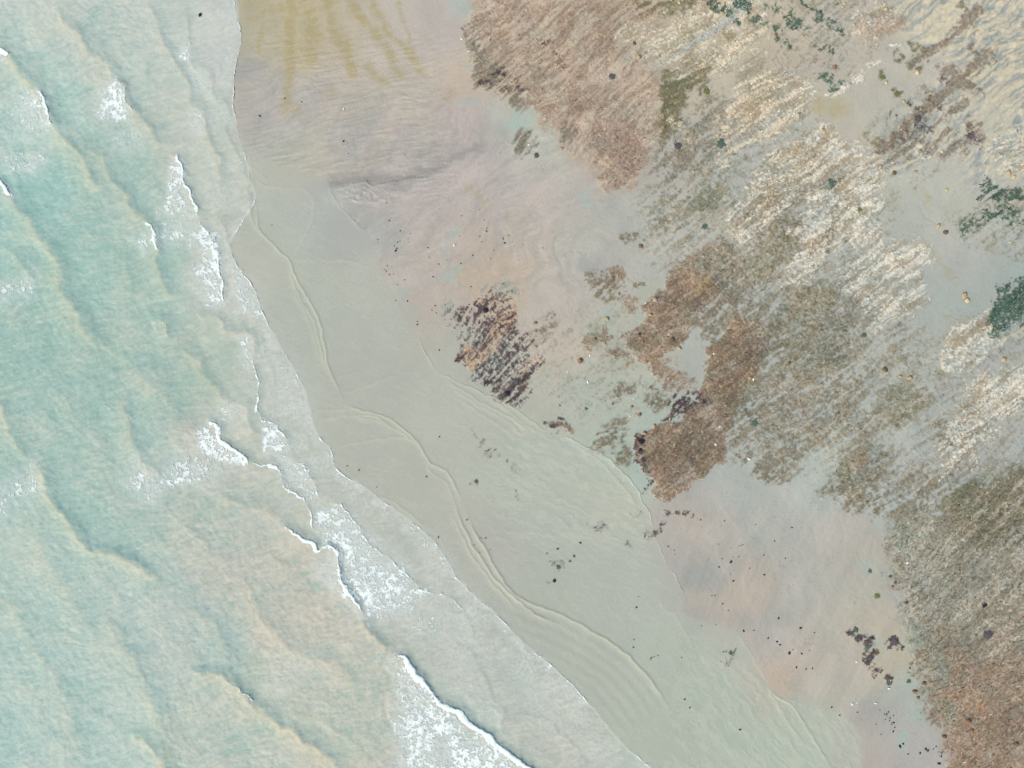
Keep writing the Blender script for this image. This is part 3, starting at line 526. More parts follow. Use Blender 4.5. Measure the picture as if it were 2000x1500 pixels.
# pale barnacle crust
crustm = layer(P=[([(1210,70),(1300,40),(1380,-30),(1500,-30),(1500,50),(1440,130),(1350,165),(1290,120),(1240,110)],14,.56), ([(1500,165),(1560,148),(1590,185),(1560,235),(1500,262),(1400,330),(1390,270),(1440,205)],14,.60),
  ([(1490,330),(1620,245),(1655,285),(1600,350),(1500,430),(1445,480),(1430,430)],14,.58), ([(1590,365),(1700,300),(1735,325),(1705,400),(1640,470),(1565,560),(1525,560),(1555,480)],14,.60),
  ([(1640,470),(1710,425),(1745,500),(1800,540),(1805,590),(1745,630),(1700,640),(1655,570)],14,.50), ([(1835,710),(1860,645),(1925,600),(1960,650),(1900,735),(1840,742)],8,.66), ([(1850,800),(1900,740),(2060,690),(2060,760),(1910,850),(1860,890)],14,.55),
  ([(1830,880),(1880,840),(1960,800),(1900,900),(1840,930)],14,.45), ([(1665,35),(1745,0),(1765,45),(1700,85),(1665,75)],9,.62), ([(1620,260),(1690,290),(1640,330),(1600,330)],10,.5), ([(1430,130),(1500,90),(1500,180),(1440,210)],14,.5), ([(1940,280),(2060,220),(2060,350),(1960,340)],14,.5)],
  B=[(1660,155,60,8,35,.55),(1525,160,40,14,-30,.85),(1640,420,30,20,-35,.75),(1700,520,40,40,-40,.62),(1770,500,50,40,0,.42),(1880,670,30,14,-30,.7),(1560,455,30,8,-38,.6),(1780,280,60,12,-38,.45),(1700,330,40,10,-30,.6),(1740,95,20,5,-30,.5),(1330,250,40,12,-40,.5),(1780,830,0.1,.1,0,0)])
cw = streak(SX + 2 * G.w4, SY + 2 * G.w5, 36, 34, 4.0, 2, 4, .85)
gapb = streak(SX, SY, 35, 240, 13, 19, 2)
warm = (inside(1200, -100, 1560, 330, 80))[..., None] * np.array([-2, -14, -28])
grow('crust_under', (186, 180, 168), np.clip(crustm * 1.15, 0, 1), .6 * cw + .5 * mott, .6, .01, .6, thr=.42, soft=.5, var=14)
cr_ = grow('crust', (232, 224, 212), crustm, .85 * cw + .45 * gapb + .5 * fbm(X / 5, Y / 5, 15, 3, .8), .80, .03, .88, thr=.60, soft=.30, var=10, tint=warm)
grow('crust_brown', (160, 142, 118), crustm * .85, -cw * .6 + .6 * fbm(X / 30, Y / 30, 10, 3) - .2 * gapb, .5, .02, .7, thr=.58)
grow('crust_gap', (184, 179, 171), np.clip(crustm * 1.2, 0, 1) * sst(.5, .95, gapb), cw, .15, 0, .8, thr=.4)
# green weed
green = layer(B=[(1398,14,26,11,-25,1),(1440,6,26,13,-30,1),(1425,38,20,6,-30,.7),(1470,40,26,7,-38,.7),(1590,28,44,6,-38,.9),(1562,52,34,6,-40,.85),(1520,30,40,5,-38,.7),(1500,55,30,6,-38,.65),(1545,78,20,5,-38,.5),(1600,45,16,5,-38,.7),(1635,70,16,4,-38,.6),(1600,92,14,5,0,.7),(1620,98,5,5,0,.6),
  (1925,362,14,20,20,1),(1945,382,24,12,30,1),(1985,385,24,12,10,.95),(1908,385,10,12,0,.7),(1965,425,40,20,-35,.58),(1920,425,24,16,-30,.5),(1890,440,30,20,0,.36),(1620,360,20,10,30,.55),(1615,158,34,8,-20,.55)],
  P=[([(1920,625),(1935,590),(1975,555),(2060,510),(2060,600),(2010,625),(1965,655),(1925,657)],4,1.0)])
grow('green', (64, 88, 74), green, .6 * fl38 + .7 * fbm(X / 4.5, Y / 4.5, 16, 3, .8), .75, .03, .85, thr=.56, soft=.34, var=18)
stroke(G, crustm, [(1925,657),(1945,662),(1975,652),(2010,628),(2060,600)], 3.5, 1)
rim = layer(K=[([(1925,660),(1945,664),(1975,654),(2010,630),(2060,602)],3,1), ([(1862,697),(1885,696),(1905,692)],2.5,.8), ([(1930,632),(1942,643),(1955,648)],2.2,.7)])
C = mixc(C, (208, 190, 158), np.clip(rim, 0, 1) * .8); Z += .05 * rim
# dark purple weed, plus the brown mat's shaded upper edge painted dark
dark = layer(P=[([(885,640),(960,610),(1020,650),(1060,700),(1020,790),(985,790),(940,750),(900,720)],10,.43), ([(872,610),(905,592),(940,572),(985,575),(1002,592),(1000,625),(965,640),(935,640),(900,640),(875,632)],7,.56), ([(890,700),(935,640),(985,620),(1012,640),(1000,690),(955,730),(905,735)],9,.56), ([(965,775),(1000,735),(1030,720),(1035,745),(1010,790),(985,788)],6,.66)],
  B=[(945,608,14,10,-40,.95),(925,617,16,9,0,.7),(960,590,16,8,-30,.6),(1253,858,8,9,0,1),(1252,876,9,8,0,1),(1260,898,8,12,0,.95),(1268,918,6,8,0,.9),(1272,935,5,8,0,.6),(1325,788,22,22,-40,.52),(1316,806,26,4,24,.95),(1335,790,20,14,-30,.7),(1070,830,12,6,-25,.8),(1100,822,26,4,-25,.6),(1078,847,14,5,20,.6),
   (1790,232,28,8,-42,.9),(1830,205,20,9,-40,.6),(1800,225,12,6,-40,.9),(1893,262,24,9,-48,1),(1770,285,20,5,-40,.7),(1908,292,24,5,-20,.6),(1840,160,30,9,-40,.35),(1775,255,60,6,-40,.5),(985,170,34,18,-30,.42),(955,162,20,12,-30,.5),(1500,0,0.1,.1,0,0),(1020,155,16,10,-40,.5),(1090,112,60,6,-45,.3),
   (1662,1235,10,12,0,.8),(1670,1243,12,10,0,.85),(1690,1258,18,14,-45,.7),(1700,1272,16,9,0,.65),(1698,1284,12,12,0,.8),(1715,1310,14,14,0,.4),(1740,1252,14,14,0,.75),(1738,1330,8,14,0,.6),(930,940,7,6,0,.6),(1170,1025,24,8,-30,.5),(1275,1035,18,10,0,.55),(1300,1010,20,10,0,.6),(1335,1005,14,8,0,.6),(1220,1065,14,5,-30,.4),(1090,1108,7,8,0,.8),(1083,1134,5,3,0,.8),
   (1010,965,14,4,-40,.55),(1360,770,26,12,-40,.4),(1245,1000,14,12,0,.35),(1260,945,8,8,0,.6),(980,900,60,8,-35,.36),(940,860,50,6,-35,.34),(1427,1280,9,14,0,.55)])
grow('dark', (78, 62, 66), dark, .62 * fl45 + .6 * fbm(X / 5, Y / 5, 17, 4, .85), .95, .035, .85, thr=.60, soft=.30, var=18)
peach = layer(P=[([(900,700),(945,640),(1000,600),(1015,620),(990,660),(950,700),(910,725)],8,.62), ([(1010,720),(1040,690),(1060,700),(1040,740),(1015,760)],10,.45)], B=[(940,585,10,5,0,.6),(960,655,14,24,-45,.6),(1070,720,30,30,0,.3)])
grow('peach', (202, 164, 136), peach, -.6 * fl45 + .5 * fbm(X / 5, Y / 5, 19, 2), .5, .03, .8, thr=.56, var=12)
grow('teal_edge', (138, 158, 154), layer(B=[(880,605,14,16,0,.6),(950,560,24,10,0,.4),(985,570,20,16,0,.6),(965,700,30,6,-35,.55),(900,640,26,8,-40,.5),(1247,890,8,14,0,.6),(1145,798,10,6,0,.6)]), fl45 + .8 * fbm(X / 5, Y / 5, 7, 3, .8), .7, .01, .55, thr=.55, soft=.4)
# rippled wet sand of the upper right corner
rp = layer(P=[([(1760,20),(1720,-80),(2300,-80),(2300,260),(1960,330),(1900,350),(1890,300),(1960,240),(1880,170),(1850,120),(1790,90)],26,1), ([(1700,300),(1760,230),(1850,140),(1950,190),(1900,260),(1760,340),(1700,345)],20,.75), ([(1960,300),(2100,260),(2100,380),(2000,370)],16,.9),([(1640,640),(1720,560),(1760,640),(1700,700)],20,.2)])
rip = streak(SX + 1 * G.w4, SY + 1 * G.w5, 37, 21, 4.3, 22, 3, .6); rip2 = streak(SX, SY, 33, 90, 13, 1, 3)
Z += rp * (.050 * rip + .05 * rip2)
C = mixc(C, (214, 202, 178), rp * sst(0, .8, rip + .4 * rip2) * .85); C = mixc(C, (146, 156, 160), rp * sst(0, .8, -rip - .3 * rip2) * .75)  # sunlit gold crests and blue-grey ripple shade put into the sand colour
grow('corner', (136, 122, 108), layer(K=[([(1915,15),(1860,70),(1820,100),(1770,130)],8,.8), ([(1935,100),(1880,150),(1835,190),(1800,222),(1760,265),(1705,305)],10,.9), ([(1885,195),(1820,245),(1760,295),(1725,325)],9,.75), ([(1915,240),(1860,292),(1830,310)],9,.8), ([(1800,250),(1740,290)],8,.7), ([(1850,255),(1790,300)],7,.6)], B=[(1880,40,34,10,-40,.7),(1870,165,50,12,-40,.75),(1915,110,34,10,-40,.6),(1830,205,40,9,-40,.6),(1900,250,40,14,-40,.6),(1800,270,60,12,-38,.5),(1860,290,50,10,-35,.4)]), fl38 * .8 + .5 * fbm(X / 5, Y / 5, 12, 3), .7, .03, .85, thr=.48)
grow('pink_patch', (182, 164, 148), layer(P=[([(1660,50),(1740,5),(1762,50),(1700,85),(1668,82)],9,.8)]), cw, .4, .02, .8)
# thin pale seams between the banks
seam = layer(B=[(1010,300,0.1,.1,0,0)], K=[([(1500,150),(1560,140),(1610,128),(1640,135)],3,.6), ([(1640,300),(1690,295),(1720,290),(1740,250),(1790,215)],3,.5), ([(1790,400),(1810,430),(1840,440),(1850,425)],2.5,.5), ([(1780,445),(1800,440),(1820,442)],2.5,.5), ([(1850,730),(1900,690),(1960,650),(2020,600)],6,.6), ([(1780,860),(1830,780),(1880,730),(1950,690)],7,.55),
   ([(1500,345),(1560,310),(1640,300)],5,.5), ([(1400,300),(1450,270),(1500,240),(1540,215)],7,.55), ([(1280,130),(1340,100),(1400,60),(1460,20)],5,.55), ([(1450,330),(1500,290),(1590,235)],5,.4), ([(1560,470),(1600,420),(1650,380)],6,.6), ([(1740,1340),(1700,1362),(1680,1375)],2.5,.7), ([(1733,1118),(1738,1150),(1755,1175)],2.5,.5)])
C = mixc(C, (168, 172, 172), np.clip(seam, 0, 1) * .8); Z -= .03 * seam

anyw = np.max([cover[k] for k in ('green', 'corner', 'brown', 'bed', 'rust', 'olive', 'mixed', 'crust_under', 'umber', 'clay', 'spread')], axis=0)
dsp = sst(.55, 1.25, SPK + .35 * FIB + .25 * fl45) * anyw; lsp = sst(.60, 1.3, -SPK - .3 * FIB + .35 * cw) * anyw
C = mixc(C, (84, 76, 66), dsp * .50); C = mixc(C, (222, 214, 200), lsp * .55); Z += .012 * lsp - .012 * dsp
gsp = sst(.9, 1.5, SPK + .4 * fbm(X / 40, Y / 40, 9, 2)) * land * sst(880, 1100, X) * (1 - anyw)
C = mixc(C, (130, 132, 126), gsp * .35)
wetness = np.clip(1 - .6 * sst(0, 60, D) + pool * .4, 0, 1)
dry = np.clip(.62 - .30 * wetness + .3 * sum(cover[k] for k in ('brown', 'bed', 'crust', 'rust', 'olive')), .25, .9)
GROUND_Z = Z
Mground = material('wet_sand', vary=.05, scale=9, bump=.12, bscale=22, wet=True, spec=.35)
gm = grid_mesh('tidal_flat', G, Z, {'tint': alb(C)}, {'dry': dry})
link('sand', gm, Mground, 'wet pinkish grey tidal sand flat right of the water', 'sand', 'structure')
print('ground done')

# ---- water
def water_fields(G, lite=False):
    X, Y = G.X, G.Y
    ex = X + 2.2 * G.w4; ey = Y + 2.2 * G.w5
    zw = np.zeros(X.shape, np.float32); lip = np.zeros_like(zw); tr = np.zeros_like(zw); foam = np.zeros_like(zw)
    qx = X + 1.6 * G.w4 + 4 * fbm(X / 22, Y / 22, 3, 2); qy = Y + 1.6 * G.w5 + 4 * fbm(X / 22, Y / 22, 4, 2)
    brk = .5 + .5 * fbm(X / 26, Y / 26, 6, 2)
    for P, H, wf, wb, fs, fw in CR:
        H = H * (.44 if H > .09 else .42); wf = wf * 1.35
        P = smooth_poly(P, 4); pad = wb * 3.5 + 20
        b = Box(G, P[:, 0].min() - pad, P[:, 1].min() - pad, P[:, 0].max() + pad, P[:, 1].max() + pad)
        if b.i.stop - b.i.start < 2 or b.j.stop - b.j.start < 2: continue
        d, s, t = pdist(qx[b.i, b.j], qy[b.i, b.j], P); sd = d * s
        tp = sst(-.02, .12, t) * sst(-.02, .14, 1 - t)
        front = np.exp(-(np.maximum(sd, 0) / wf) ** 1.6); back = np.exp(-np.maximum(-sd, 0) / wb)
        end = np.exp(-np.maximum(0, 0) ** 2)
        prof = np.where(sd > 0, front, back) - .30 * np.exp(-((sd - 2.4 * wf) / (1.7 * wf)) ** 2) * (sd > 0)
        zw[b.i, b.j] += H * tp * prof
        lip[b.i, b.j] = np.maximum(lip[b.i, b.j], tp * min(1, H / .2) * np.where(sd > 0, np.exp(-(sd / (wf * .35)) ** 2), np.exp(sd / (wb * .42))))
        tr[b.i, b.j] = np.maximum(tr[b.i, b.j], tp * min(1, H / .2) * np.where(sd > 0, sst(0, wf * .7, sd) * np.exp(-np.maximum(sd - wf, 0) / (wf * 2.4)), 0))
        if fs > 0:
            foam[b.i, b.j] = np.maximum(foam[b.i, b.j], fs * tp * np.where(sd > 0, np.exp(-(sd / (fw * .55)) ** 2), np.exp(-(sd / (fw * 1.3)) ** 2)) * (.75 + .5 * brk[b.i, b.j]))
    rd = np.zeros_like(zw)
    for P, H, wd, fs in RI:
        P = smooth_poly(P, 4); pad = 30
        b = Box(G, P[:, 0].min() - pad, P[:, 1].min() - pad, P[:, 0].max() + pad, P[:, 1].max() + pad)
        if b.i.stop - b.i.start < 2 or b.j.stop - b.j.start < 2: continue
        d, s, t = pdist(X[b.i, b.j] + 1.6 * G.w4[b.i, b.j], Y[b.i, b.j] + 1.6 * G.w5[b.i, b.j], P); sd = d * s
        tp = sst(-.02, .12, t) * sst(-.02, .14, 1 - t)
        zw[b.i, b.j] += H * 1.25 * tp * np.where(sd > 0, np.exp(-(sd / (wd * .8)) ** 2), np.exp(-(sd / (wd * 1.7)) ** 2))
        rd[b.i, b.j] = np.maximum(rd[b.i, b.j], tp * np.exp(-((sd + .6) / (wd * .75)) ** 2) * min(1, H / .03))
        if fs > 0: foam[b.i, b.j] = np.maximum(foam[b.i, b.j], fs * tp * np.exp(-(sd / (wd * .6)) ** 2) * (.6 + .8 * brk[b.i, b.j]))
    # the outermost swash line is itself a thin step with a foam thread
    sheet = np.zeros_like(zw)
    for P, soft, st in FO:
        poly(G, sheet, P, soft * 1.5, st)
    return zw, lip, tr, foam, rd, sheet, brk

GS = Grid(G.gx[:np.searchsorted(G.gx, 1760)], G.gy)
nsx = len(GS.gx)
zw, lip, tr, foam, rd, sheet, brk = water_fields(GS)
Xs, Ys = GS.X, GS.Y; Ds = D[:, :nsx]; DSs = DS[:, :nsx]; mo = mott[:, :nsx]
sea = sst(6, -10, DSs) if False else 1 - sst(-6, 6, DSs)
sheet = np.maximum(sheet, .50 * np.exp(-((DSs + 8) / 8) ** 2) * np.clip(1.5 * brk - .2, 0, 1) * sst(380, 520, Ys))
deep = 1 - sst(-260, -40, DSs)
hairw = .75 * streak(GS.sx, GS.sy, 13, 24, 3.6, 5, 4, .8) + .5 * streak(GS.sx, GS.sy, 30, 16, 3.4, 15, 3, .8) + .3 * fbm(Xs / 12, Ys / 9, 17, 4, .75)
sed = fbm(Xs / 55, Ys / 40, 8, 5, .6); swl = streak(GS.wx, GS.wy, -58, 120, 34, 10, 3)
zw += sea * (.0075 * hairw + deep * .012 * sed + .022 * deep * swl + (.004 + .008 * deep) * fbm(Xs / 9, Ys / 7, 2, 3))
foam = np.maximum(foam, 1.0 * np.exp(-((DSs + .8) / 1.6) ** 2) * (.42 + .7 * brk) * sst(0, 60, Ys + 60))
# wind and interference ripples over the shallows
RB = smooth_poly(RI[23][0], 5); d_, s_, t_ = pdist(Xs + 2 * GS.w4, Ys + 2 * GS.w5, RB); sdr = d_ * s_
train = np.sin(2 * math.pi * sdr / 21) * sst(4, -14, sdr) * 0
train = np.sin(2 * math.pi * sdr / 21 + .8) * (1 - sst(-20, -6, sdr)) * sst(-135, -95, sdr) * sst(.30, .5, t_ + .08) * (1 - sst(.9, 1.0, t_)) * sst(4, 24, DSs)
zw += .011 * train
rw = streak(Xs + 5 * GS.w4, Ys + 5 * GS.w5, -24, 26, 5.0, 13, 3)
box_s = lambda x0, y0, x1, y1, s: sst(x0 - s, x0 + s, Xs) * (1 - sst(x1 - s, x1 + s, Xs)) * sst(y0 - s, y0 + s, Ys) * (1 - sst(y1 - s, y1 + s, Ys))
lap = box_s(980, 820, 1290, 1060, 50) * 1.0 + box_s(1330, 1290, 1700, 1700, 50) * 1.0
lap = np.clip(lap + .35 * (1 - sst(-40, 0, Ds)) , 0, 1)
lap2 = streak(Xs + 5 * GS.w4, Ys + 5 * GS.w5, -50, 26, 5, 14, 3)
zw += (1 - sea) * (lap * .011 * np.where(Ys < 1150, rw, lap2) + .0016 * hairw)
zw += .006 * (1 - sst(-3, 3, DSs))
zw += .012 + .02 * sst(0, -6, Ds) * 0
# taper the film to the sand at its outer edge
film = 1 - sst(-9, 0, Ds)
Zg = GROUND_Z[:, :nsx]
wz = np.maximum(zw, Zg + .004)
Cw = (1 - sst(-20, 20, DSs))[..., None] * np.array([7, 5, 6.], np.float32) + sst(-20, 20, DSs)[..., None] * np.array([3.5, 0, 0.], np.float32) + np.array([1.5, -.5, 1.], np.float32) + rbf(Xs + 12 * fbm(Xs / 60, Ys / 60, 1, 3), Ys + 12 * fbm(Xs / 60, Ys / 60, 2, 3), BASE_SEA + BASE_SHALLOW, 60.)
teal = np.array([138, 176, 172.]); tan = np.array([196, 190, 172.])
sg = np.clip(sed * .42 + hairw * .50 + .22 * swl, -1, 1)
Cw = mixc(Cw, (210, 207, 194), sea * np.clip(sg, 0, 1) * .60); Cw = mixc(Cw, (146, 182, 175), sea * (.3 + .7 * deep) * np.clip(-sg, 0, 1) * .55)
Cw = mixc(Cw, (224, 210, 180), sea * np.clip(lip, 0, 1) * .85 * (.7 + .3 * brk)); Cw = mixc(Cw, (148, 186, 182), sea * np.clip(tr, 0, 1) * .5)  # lit backs and shaded fronts tinted in, along with lip sediment and clear troughs
Cw = mixc(Cw, (212, 207, 184), np.clip(rd, 0, 1) * .55); lapn = np.where(Ys < 1150, rw, lap2) * lap * (1 - sea); Cw = mixc(Cw, (204, 204, 188), np.clip(lapn, 0, 1) * .5); Cw = mixc(Cw, (160, 172, 166), np.clip(-lapn, 0, 1) * .35)  # cream highlight painted on shallow ridge crests; ripples tinted pale and dark
Cw += (hairw * 4.0 * sea + fbm(Xs / 3, Ys / 3, 3, 2) * 1.5)[..., None]
lc = np.clip(1.15 - np.abs(vn(GS.X / 4.2 + GS.w4 * .4, GS.Y / 4.2 + GS.w5 * .4, 15) - .5) * 5, 0, 1)
Cw = mixc(Cw, (222, 227, 229), np.clip(sheet * 1.15, 0, 1) * (.50 + .42 * lc)); Cw = mixc(Cw, (218, 218, 210), .55 * np.exp(-((DSs + 1.5) / 2.6) ** 2))
froth = np.clip(.5 + .6 * fbm(Xs / 40, Ys / 40, 14, 4), 0, 1) * sea * (1 - sst(-190, -30, -np.abs(DSs + 0)) * 0) * sst(-200, -20, DSs); Cw = mixc(Cw, (214, 219, 216), froth * (.12 + lc * .5))
murk = np.clip(.42 + .54 * sea, 0, .97) * (.35 + .65 * film); murk = np.maximum(murk, np.clip(foam, 0, .8)); murk = np.maximum(murk, .75 * np.clip(rd, 0, 1) * (sea < .5))
Mwater = material('turbid_water', rough=.55, spec=.10, vary=.03, scale=5, bump=.05, bscale=10, opacity=True)
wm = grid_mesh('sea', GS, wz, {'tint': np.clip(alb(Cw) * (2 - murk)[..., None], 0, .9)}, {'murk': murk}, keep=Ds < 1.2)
link('water', wm, Mwater, 'shallow turquoise and sandy sea water rolling in from the left', 'water', 'structure')
print('water done')

# ---- foam: raised lace of bubbles, fine mesh cut out of the crest and sheet fields
GF = Grid(np.arange(-70, 1340, .95), np.arange(-70, 1572, .95))
Xf, Yf = GF.X, GF.Y
gi = np.interp(Xf[0], GS.gx, np.arange(nsx)); gj = np.interp(Yf[:, 0], GS.gy, np.arange(len(GS.gy)))
def up(F):
    A = np.empty((F.shape[0], len(gi)), np.float32); i = gi.astype(int); f = (gi - i).astype(np.float32)
    A = F[:, i] * (1 - f) + F[:, np.minimum(i + 1, F.shape[1] - 1)] * f
    j = gj.astype(int); g = (gj - j).astype(np.float32)[:, None]
    return A[j] * (1 - g) + A[np.minimum(j + 1, A.shape[0] - 1)] * g
ff = up(foam); sh = up(sheet); zz = up(wz); dd = up(Ds)
wx = Xf + 3.2 * fbm(Xf / 7, Yf / 7, 9, 2); wy = Yf + 3.2 * fbm(Xf / 7, Yf / 7, 10, 2)
def ridge(s, k): return 1 - np.abs(vn(wx / s, wy / s, k) - .5) * 4
lace = np.maximum(np.maximum(ridge(8.5, 4) * .97, ridge(5.0, 7)), ridge(3.3, 2) * .82) + .14 * fbm(Xf / 2.2, Yf / 2.2, 6, 1)
patch = fbm(Xf / 26, Yf / 26, 11, 4, .7)
ex1 = lace - (1.14 - .98 * sh * (1 + .32 * patch)) ; ex1 = np.where(sh > .04, ex1 - .25 * (1 - sst(.04, .25, sh)), -1)
ex2 = ff * 1.9 - (1.0 + .35 * fbm(Xf / 3, Yf / 3, 5, 2) - .3 * ridge(5, 3))
e = np.maximum(ex1, ex2)
keep = (e > 0) & (dd < 0)
zf = zz + .012 + .05 * np.clip(ex2, 0, .8) + .018 * np.clip(ex1, 0, .6) + .008 * fbm(Xf / 2, Yf / 2, 8, 1)
cf = np.zeros(Xf.shape + (3,), np.float32) + np.array([214, 221, 225], np.float32) + (np.clip(e * 1.6, 0, 1) * 34)[..., None]
cf = mixc(cf, (198, 202, 198), np.clip(1 - np.clip(ex1, 0, 1) * 3.5 - np.clip(ex2, 0, 1) * 3.5, 0, 1) * .75)
Mfoam = material('foam', rough=.8, spec=.2, vary=.05, scale=20)
fm = grid_mesh('foam', GF, zf, {'tint': alb(cf)}, {}, keep=keep)
link('foam', fm, Mfoam, 'white lacy foam on the breaking waves and swash', 'foam', 'stuff')
print('foam faces', len(fm.polygons))
del ff, sh, zz, dd, wx, wy, lace, patch, ex1, ex2, e, zf, cf

# ------------------------------------------------------------------ weed as small blades
def blades(names, n, colfn, ang, length, width, tilt, jitter=26, seed=1, x0=860, x1=2090):
    r = np.random.default_rng(seed)
    xs = r.uniform(x0, x1, n * 12).astype(np.float32); ys = r.uniform(-70, 1570, n * 12).astype(np.float32)
    cv = np.zeros_like(xs); which = np.zeros(len(xs), int)
    for i, (nm, wgt) in enumerate(names):
        c = gsamp(G, cover[nm], xs, ys) * wgt; which = np.where(c > cv, i, which); cv = np.maximum(cv, c)
    k = r.random(len(xs)) < cv ** 1.5 * .9
    xs, ys, which = xs[k][:n], ys[k][:n], which[k][:n]; m = len(xs)
    z = gsamp(G, GROUND_Z, xs, ys)
    a = np.radians(ang + r.normal(0, jitter, m)); L = length * r.uniform(.5, 1.5, m); W = width * r.uniform(.6, 1.4, m); ti = np.radians(r.uniform(*tilt, m))
    flip = np.where(r.random(m) < .5, 1, -1); dx, dy = np.cos(a) * flip, np.sin(a) * flip
    px = (xs - 1000) * S; py = (750 - ys) * S; V = np.zeros((m, 6, 3), np.float32)
    for q, (f, wf) in enumerate(((0, .7), (.55, 1.), (1., .25))):
        l = L * f * np.cos(ti * (1 - .5 * f)); h = L * np.sin(ti) * (f - .35 * f * f)
        cx = px + dx * l; cy = py + dy * l; cz = z - .004 + h
        V[:, q * 2] = np.stack([cx - dy * W * wf / 2, cy + dx * W * wf / 2, cz], 1); V[:, q * 2 + 1] = np.stack([cx + dy * W * wf / 2, cy - dx * W * wf / 2, cz], 1)
    bb = (np.arange(m) * 6)[:, None]
    F = np.concatenate([bb + np.array([0, 1, 3, 2]), bb + np.array([2, 3, 5, 4])])
    base = gsamp(G, C, xs, ys); cc = colfn(base, which, r, m)
    col = np.repeat(alb(cc)[:, None], 6, 1).reshape(-1, 3)
    print(names[0][0], 'blades', m)
    return make_mesh('weed', V.reshape(-1, 3), F, {'tint': col}, smooth=False)

def tone(cols, amt, spread, darkp=.10, lightp=.05):
    cols = np.array(cols, float)
    def f(base, which, r, m):
        c = base * (1 - amt) + cols[which % len(cols)] * amt
        c = c * (1 + r.normal(0, spread, m))[:, None] + r.normal(0, 4, (m, 3))
        c = np.where((r.random(m) < darkp)[:, None], c * .55, c); return np.where((r.random(m) < lightp)[:, None], c * 1.3, c)
    return f
Mweed = material('seaweed', rough=.55, spec=.35, vary=.12, scale=30)
for nm, mesh, lab in (
  ('brown_seaweed', blades([('brown', 1), ('clay', .6), ('ochre', .6), ('mixed', .5)], 15000, tone([(150,132,118), (164,144,130), (158,136,112), (140,132,118)], .28, .11), 40, .2, .036, (4, 20), seed=2), 'brown seaweed mats with feathered edges on the middle flat'),
  ('rusty_seaweed', blades([('rust', 1), ('umber', .9), ('peach', .8)], 9000, tone([(188,162,142), (124,118,104), (200,168,144)], .28, .10), 40, .2, .034, (4, 20), seed=3), 'rusty pink seaweed field along the top of the flat'),
  ('tangled_seaweed', blades([('bed', 1), ('bed_red', .9), ('bed_pale', .6)], 24000, tone([(146,138,122), (162,130,112), (200,193,185)], .28, .13), 45, .22, .04, (4, 24), seed=4), 'thick tangled brown and grey seaweed bed at the lower right'),
  ('olive_seaweed', blades([('olive', 1), ('mixed', .8)], 9000, tone([(128,126,100), (140,134,120)], .28, .13), 38, .2, .04, (4, 22), seed=5), 'olive green seaweed patches in diagonal bands on the right'),
  ('green_seaweed', blades([('green', 1)], 9000, tone([(64,92,82)], .3, .22, .22, .16), 38, .24, .05, (5, 30), seed=6), 'dark bluish green seaweed near the right and top edges'),
  ('purple_seaweed', blades([('dark', 1), ('teal_edge', .4)], 9000, tone([(84,58,58), (100,120,118)], .35, .2, .3, .12), 45, .18, .055, (5, 30), seed=7), 'blackish purple seaweed streaks beside the shallow water'),
  ('barnacle_crust', blades([('crust', 1)], 16000, tone([(232,224,214)], .5, .06, .0, .15), 34, .12, .06, (4, 20), 40, seed=8), 'pale cream barnacle crust in diagonal streaks at the upper right')):
    link(nm, mesh, Mweed, lab, nm.split('_')[1], 'stuff')

# ------------------------------------------------------------------ separate things lying on the flat
def ground_at(x, y): return float(gsamp(G, GROUND_Z, np.array([x], np.float32), np.array([y], np.float32))[0])
def water_at(x, y): return float(gsamp(GS, wz, np.array([x], np.float32), np.array([y], np.float32))[0])

def stone_mesh(seed, flat=.6, rough=.22, sub=3, stretch=1.0):
    bm = bmesh.new(); bmesh.ops.create_icosphere(bm, subdivisions=sub, radius=1)
    o = Vector((seed * 13.1, seed * 7.7, seed * 3.3))
    for v in bm.verts:
        n = mnoise.fractal(v.co * .9 + o, 1, 2, 4) * rough * 1.6 + (mnoise.noise(v.co * 3.5 + o)) * rough * .35
        c = mnoise.cell(v.co * 1.3 + o) * rough * .25
        v.co = v.co * (1 + n + c); v.co.z *= flat; v.co.x *= stretch
    me = bpy.data.meshes.new('stone'); bm.to_mesh(me); bm.free()
    for p in me.polygons: p.use_smooth = True
    return me
def clump_mesh(seed, n=130):
    r = np.random.default_rng(seed); V = []; F = []
    for i in range(n):
        a = r.uniform(0, 6.283); rad = abs(r.normal(0, .38)); px, py = rad * math.cos(a), rad * math.sin(a)
        b = a + r.normal(0, .9); L = r.uniform(.3, .75); W = r.uniform(.07, .16); h0 = .35 * max(0, 1 - rad)
        k = len(V)
        for f, hh in ((0, 0), (.4, .28), (.75, .26), (1, .05)):
            cx, cy = px + math.cos(b) * L * f, py + math.sin(b) * L * f; cz = h0 * (1 - .7 * f) + hh * L; wv = W * (1 - .7 * abs(f - .4))
            V += [(cx - math.sin(b) * wv, cy + math.cos(b) * wv, cz), (cx + math.sin(b) * wv, cy - math.cos(b) * wv, cz - .02)]
        for q in range(3): F.append((k + 2 * q, k + 2 * q + 1, k + 2 * q + 3, k + 2 * q + 2))
    return make_mesh('clump', np.array(V), np.array(F), smooth=True)
def shell_mesh(seed):
    bm = bmesh.new(); rings, seg = 5, 18; vs = []
    for i in range(rings + 1):
        t = i / rings; row = []
        for j in range(seg + 1):
            a = math.radians(-80 + 160 * j / seg); rr = t * (1 + .05 * math.cos(j * math.pi))
            row.append(bm.verts.new((rr * math.sin(a), rr * math.cos(a) - .4, .34 * math.sin(math.pi * min(1, t * .9 + .08)) * math.cos(a * .9) + .03 * (j % 2))))
        vs.append(row)
    for i in range(rings):
        for j in range(seg): bm.faces.new((vs[i][j], vs[i][j + 1], vs[i + 1][j + 1], vs[i + 1][j]))
    bmesh.ops.remove_doubles(bm, verts=bm.verts, dist=1e-4)
    me = bpy.data.meshes.new('shell'); bm.to_mesh(me); bm.free(); return me

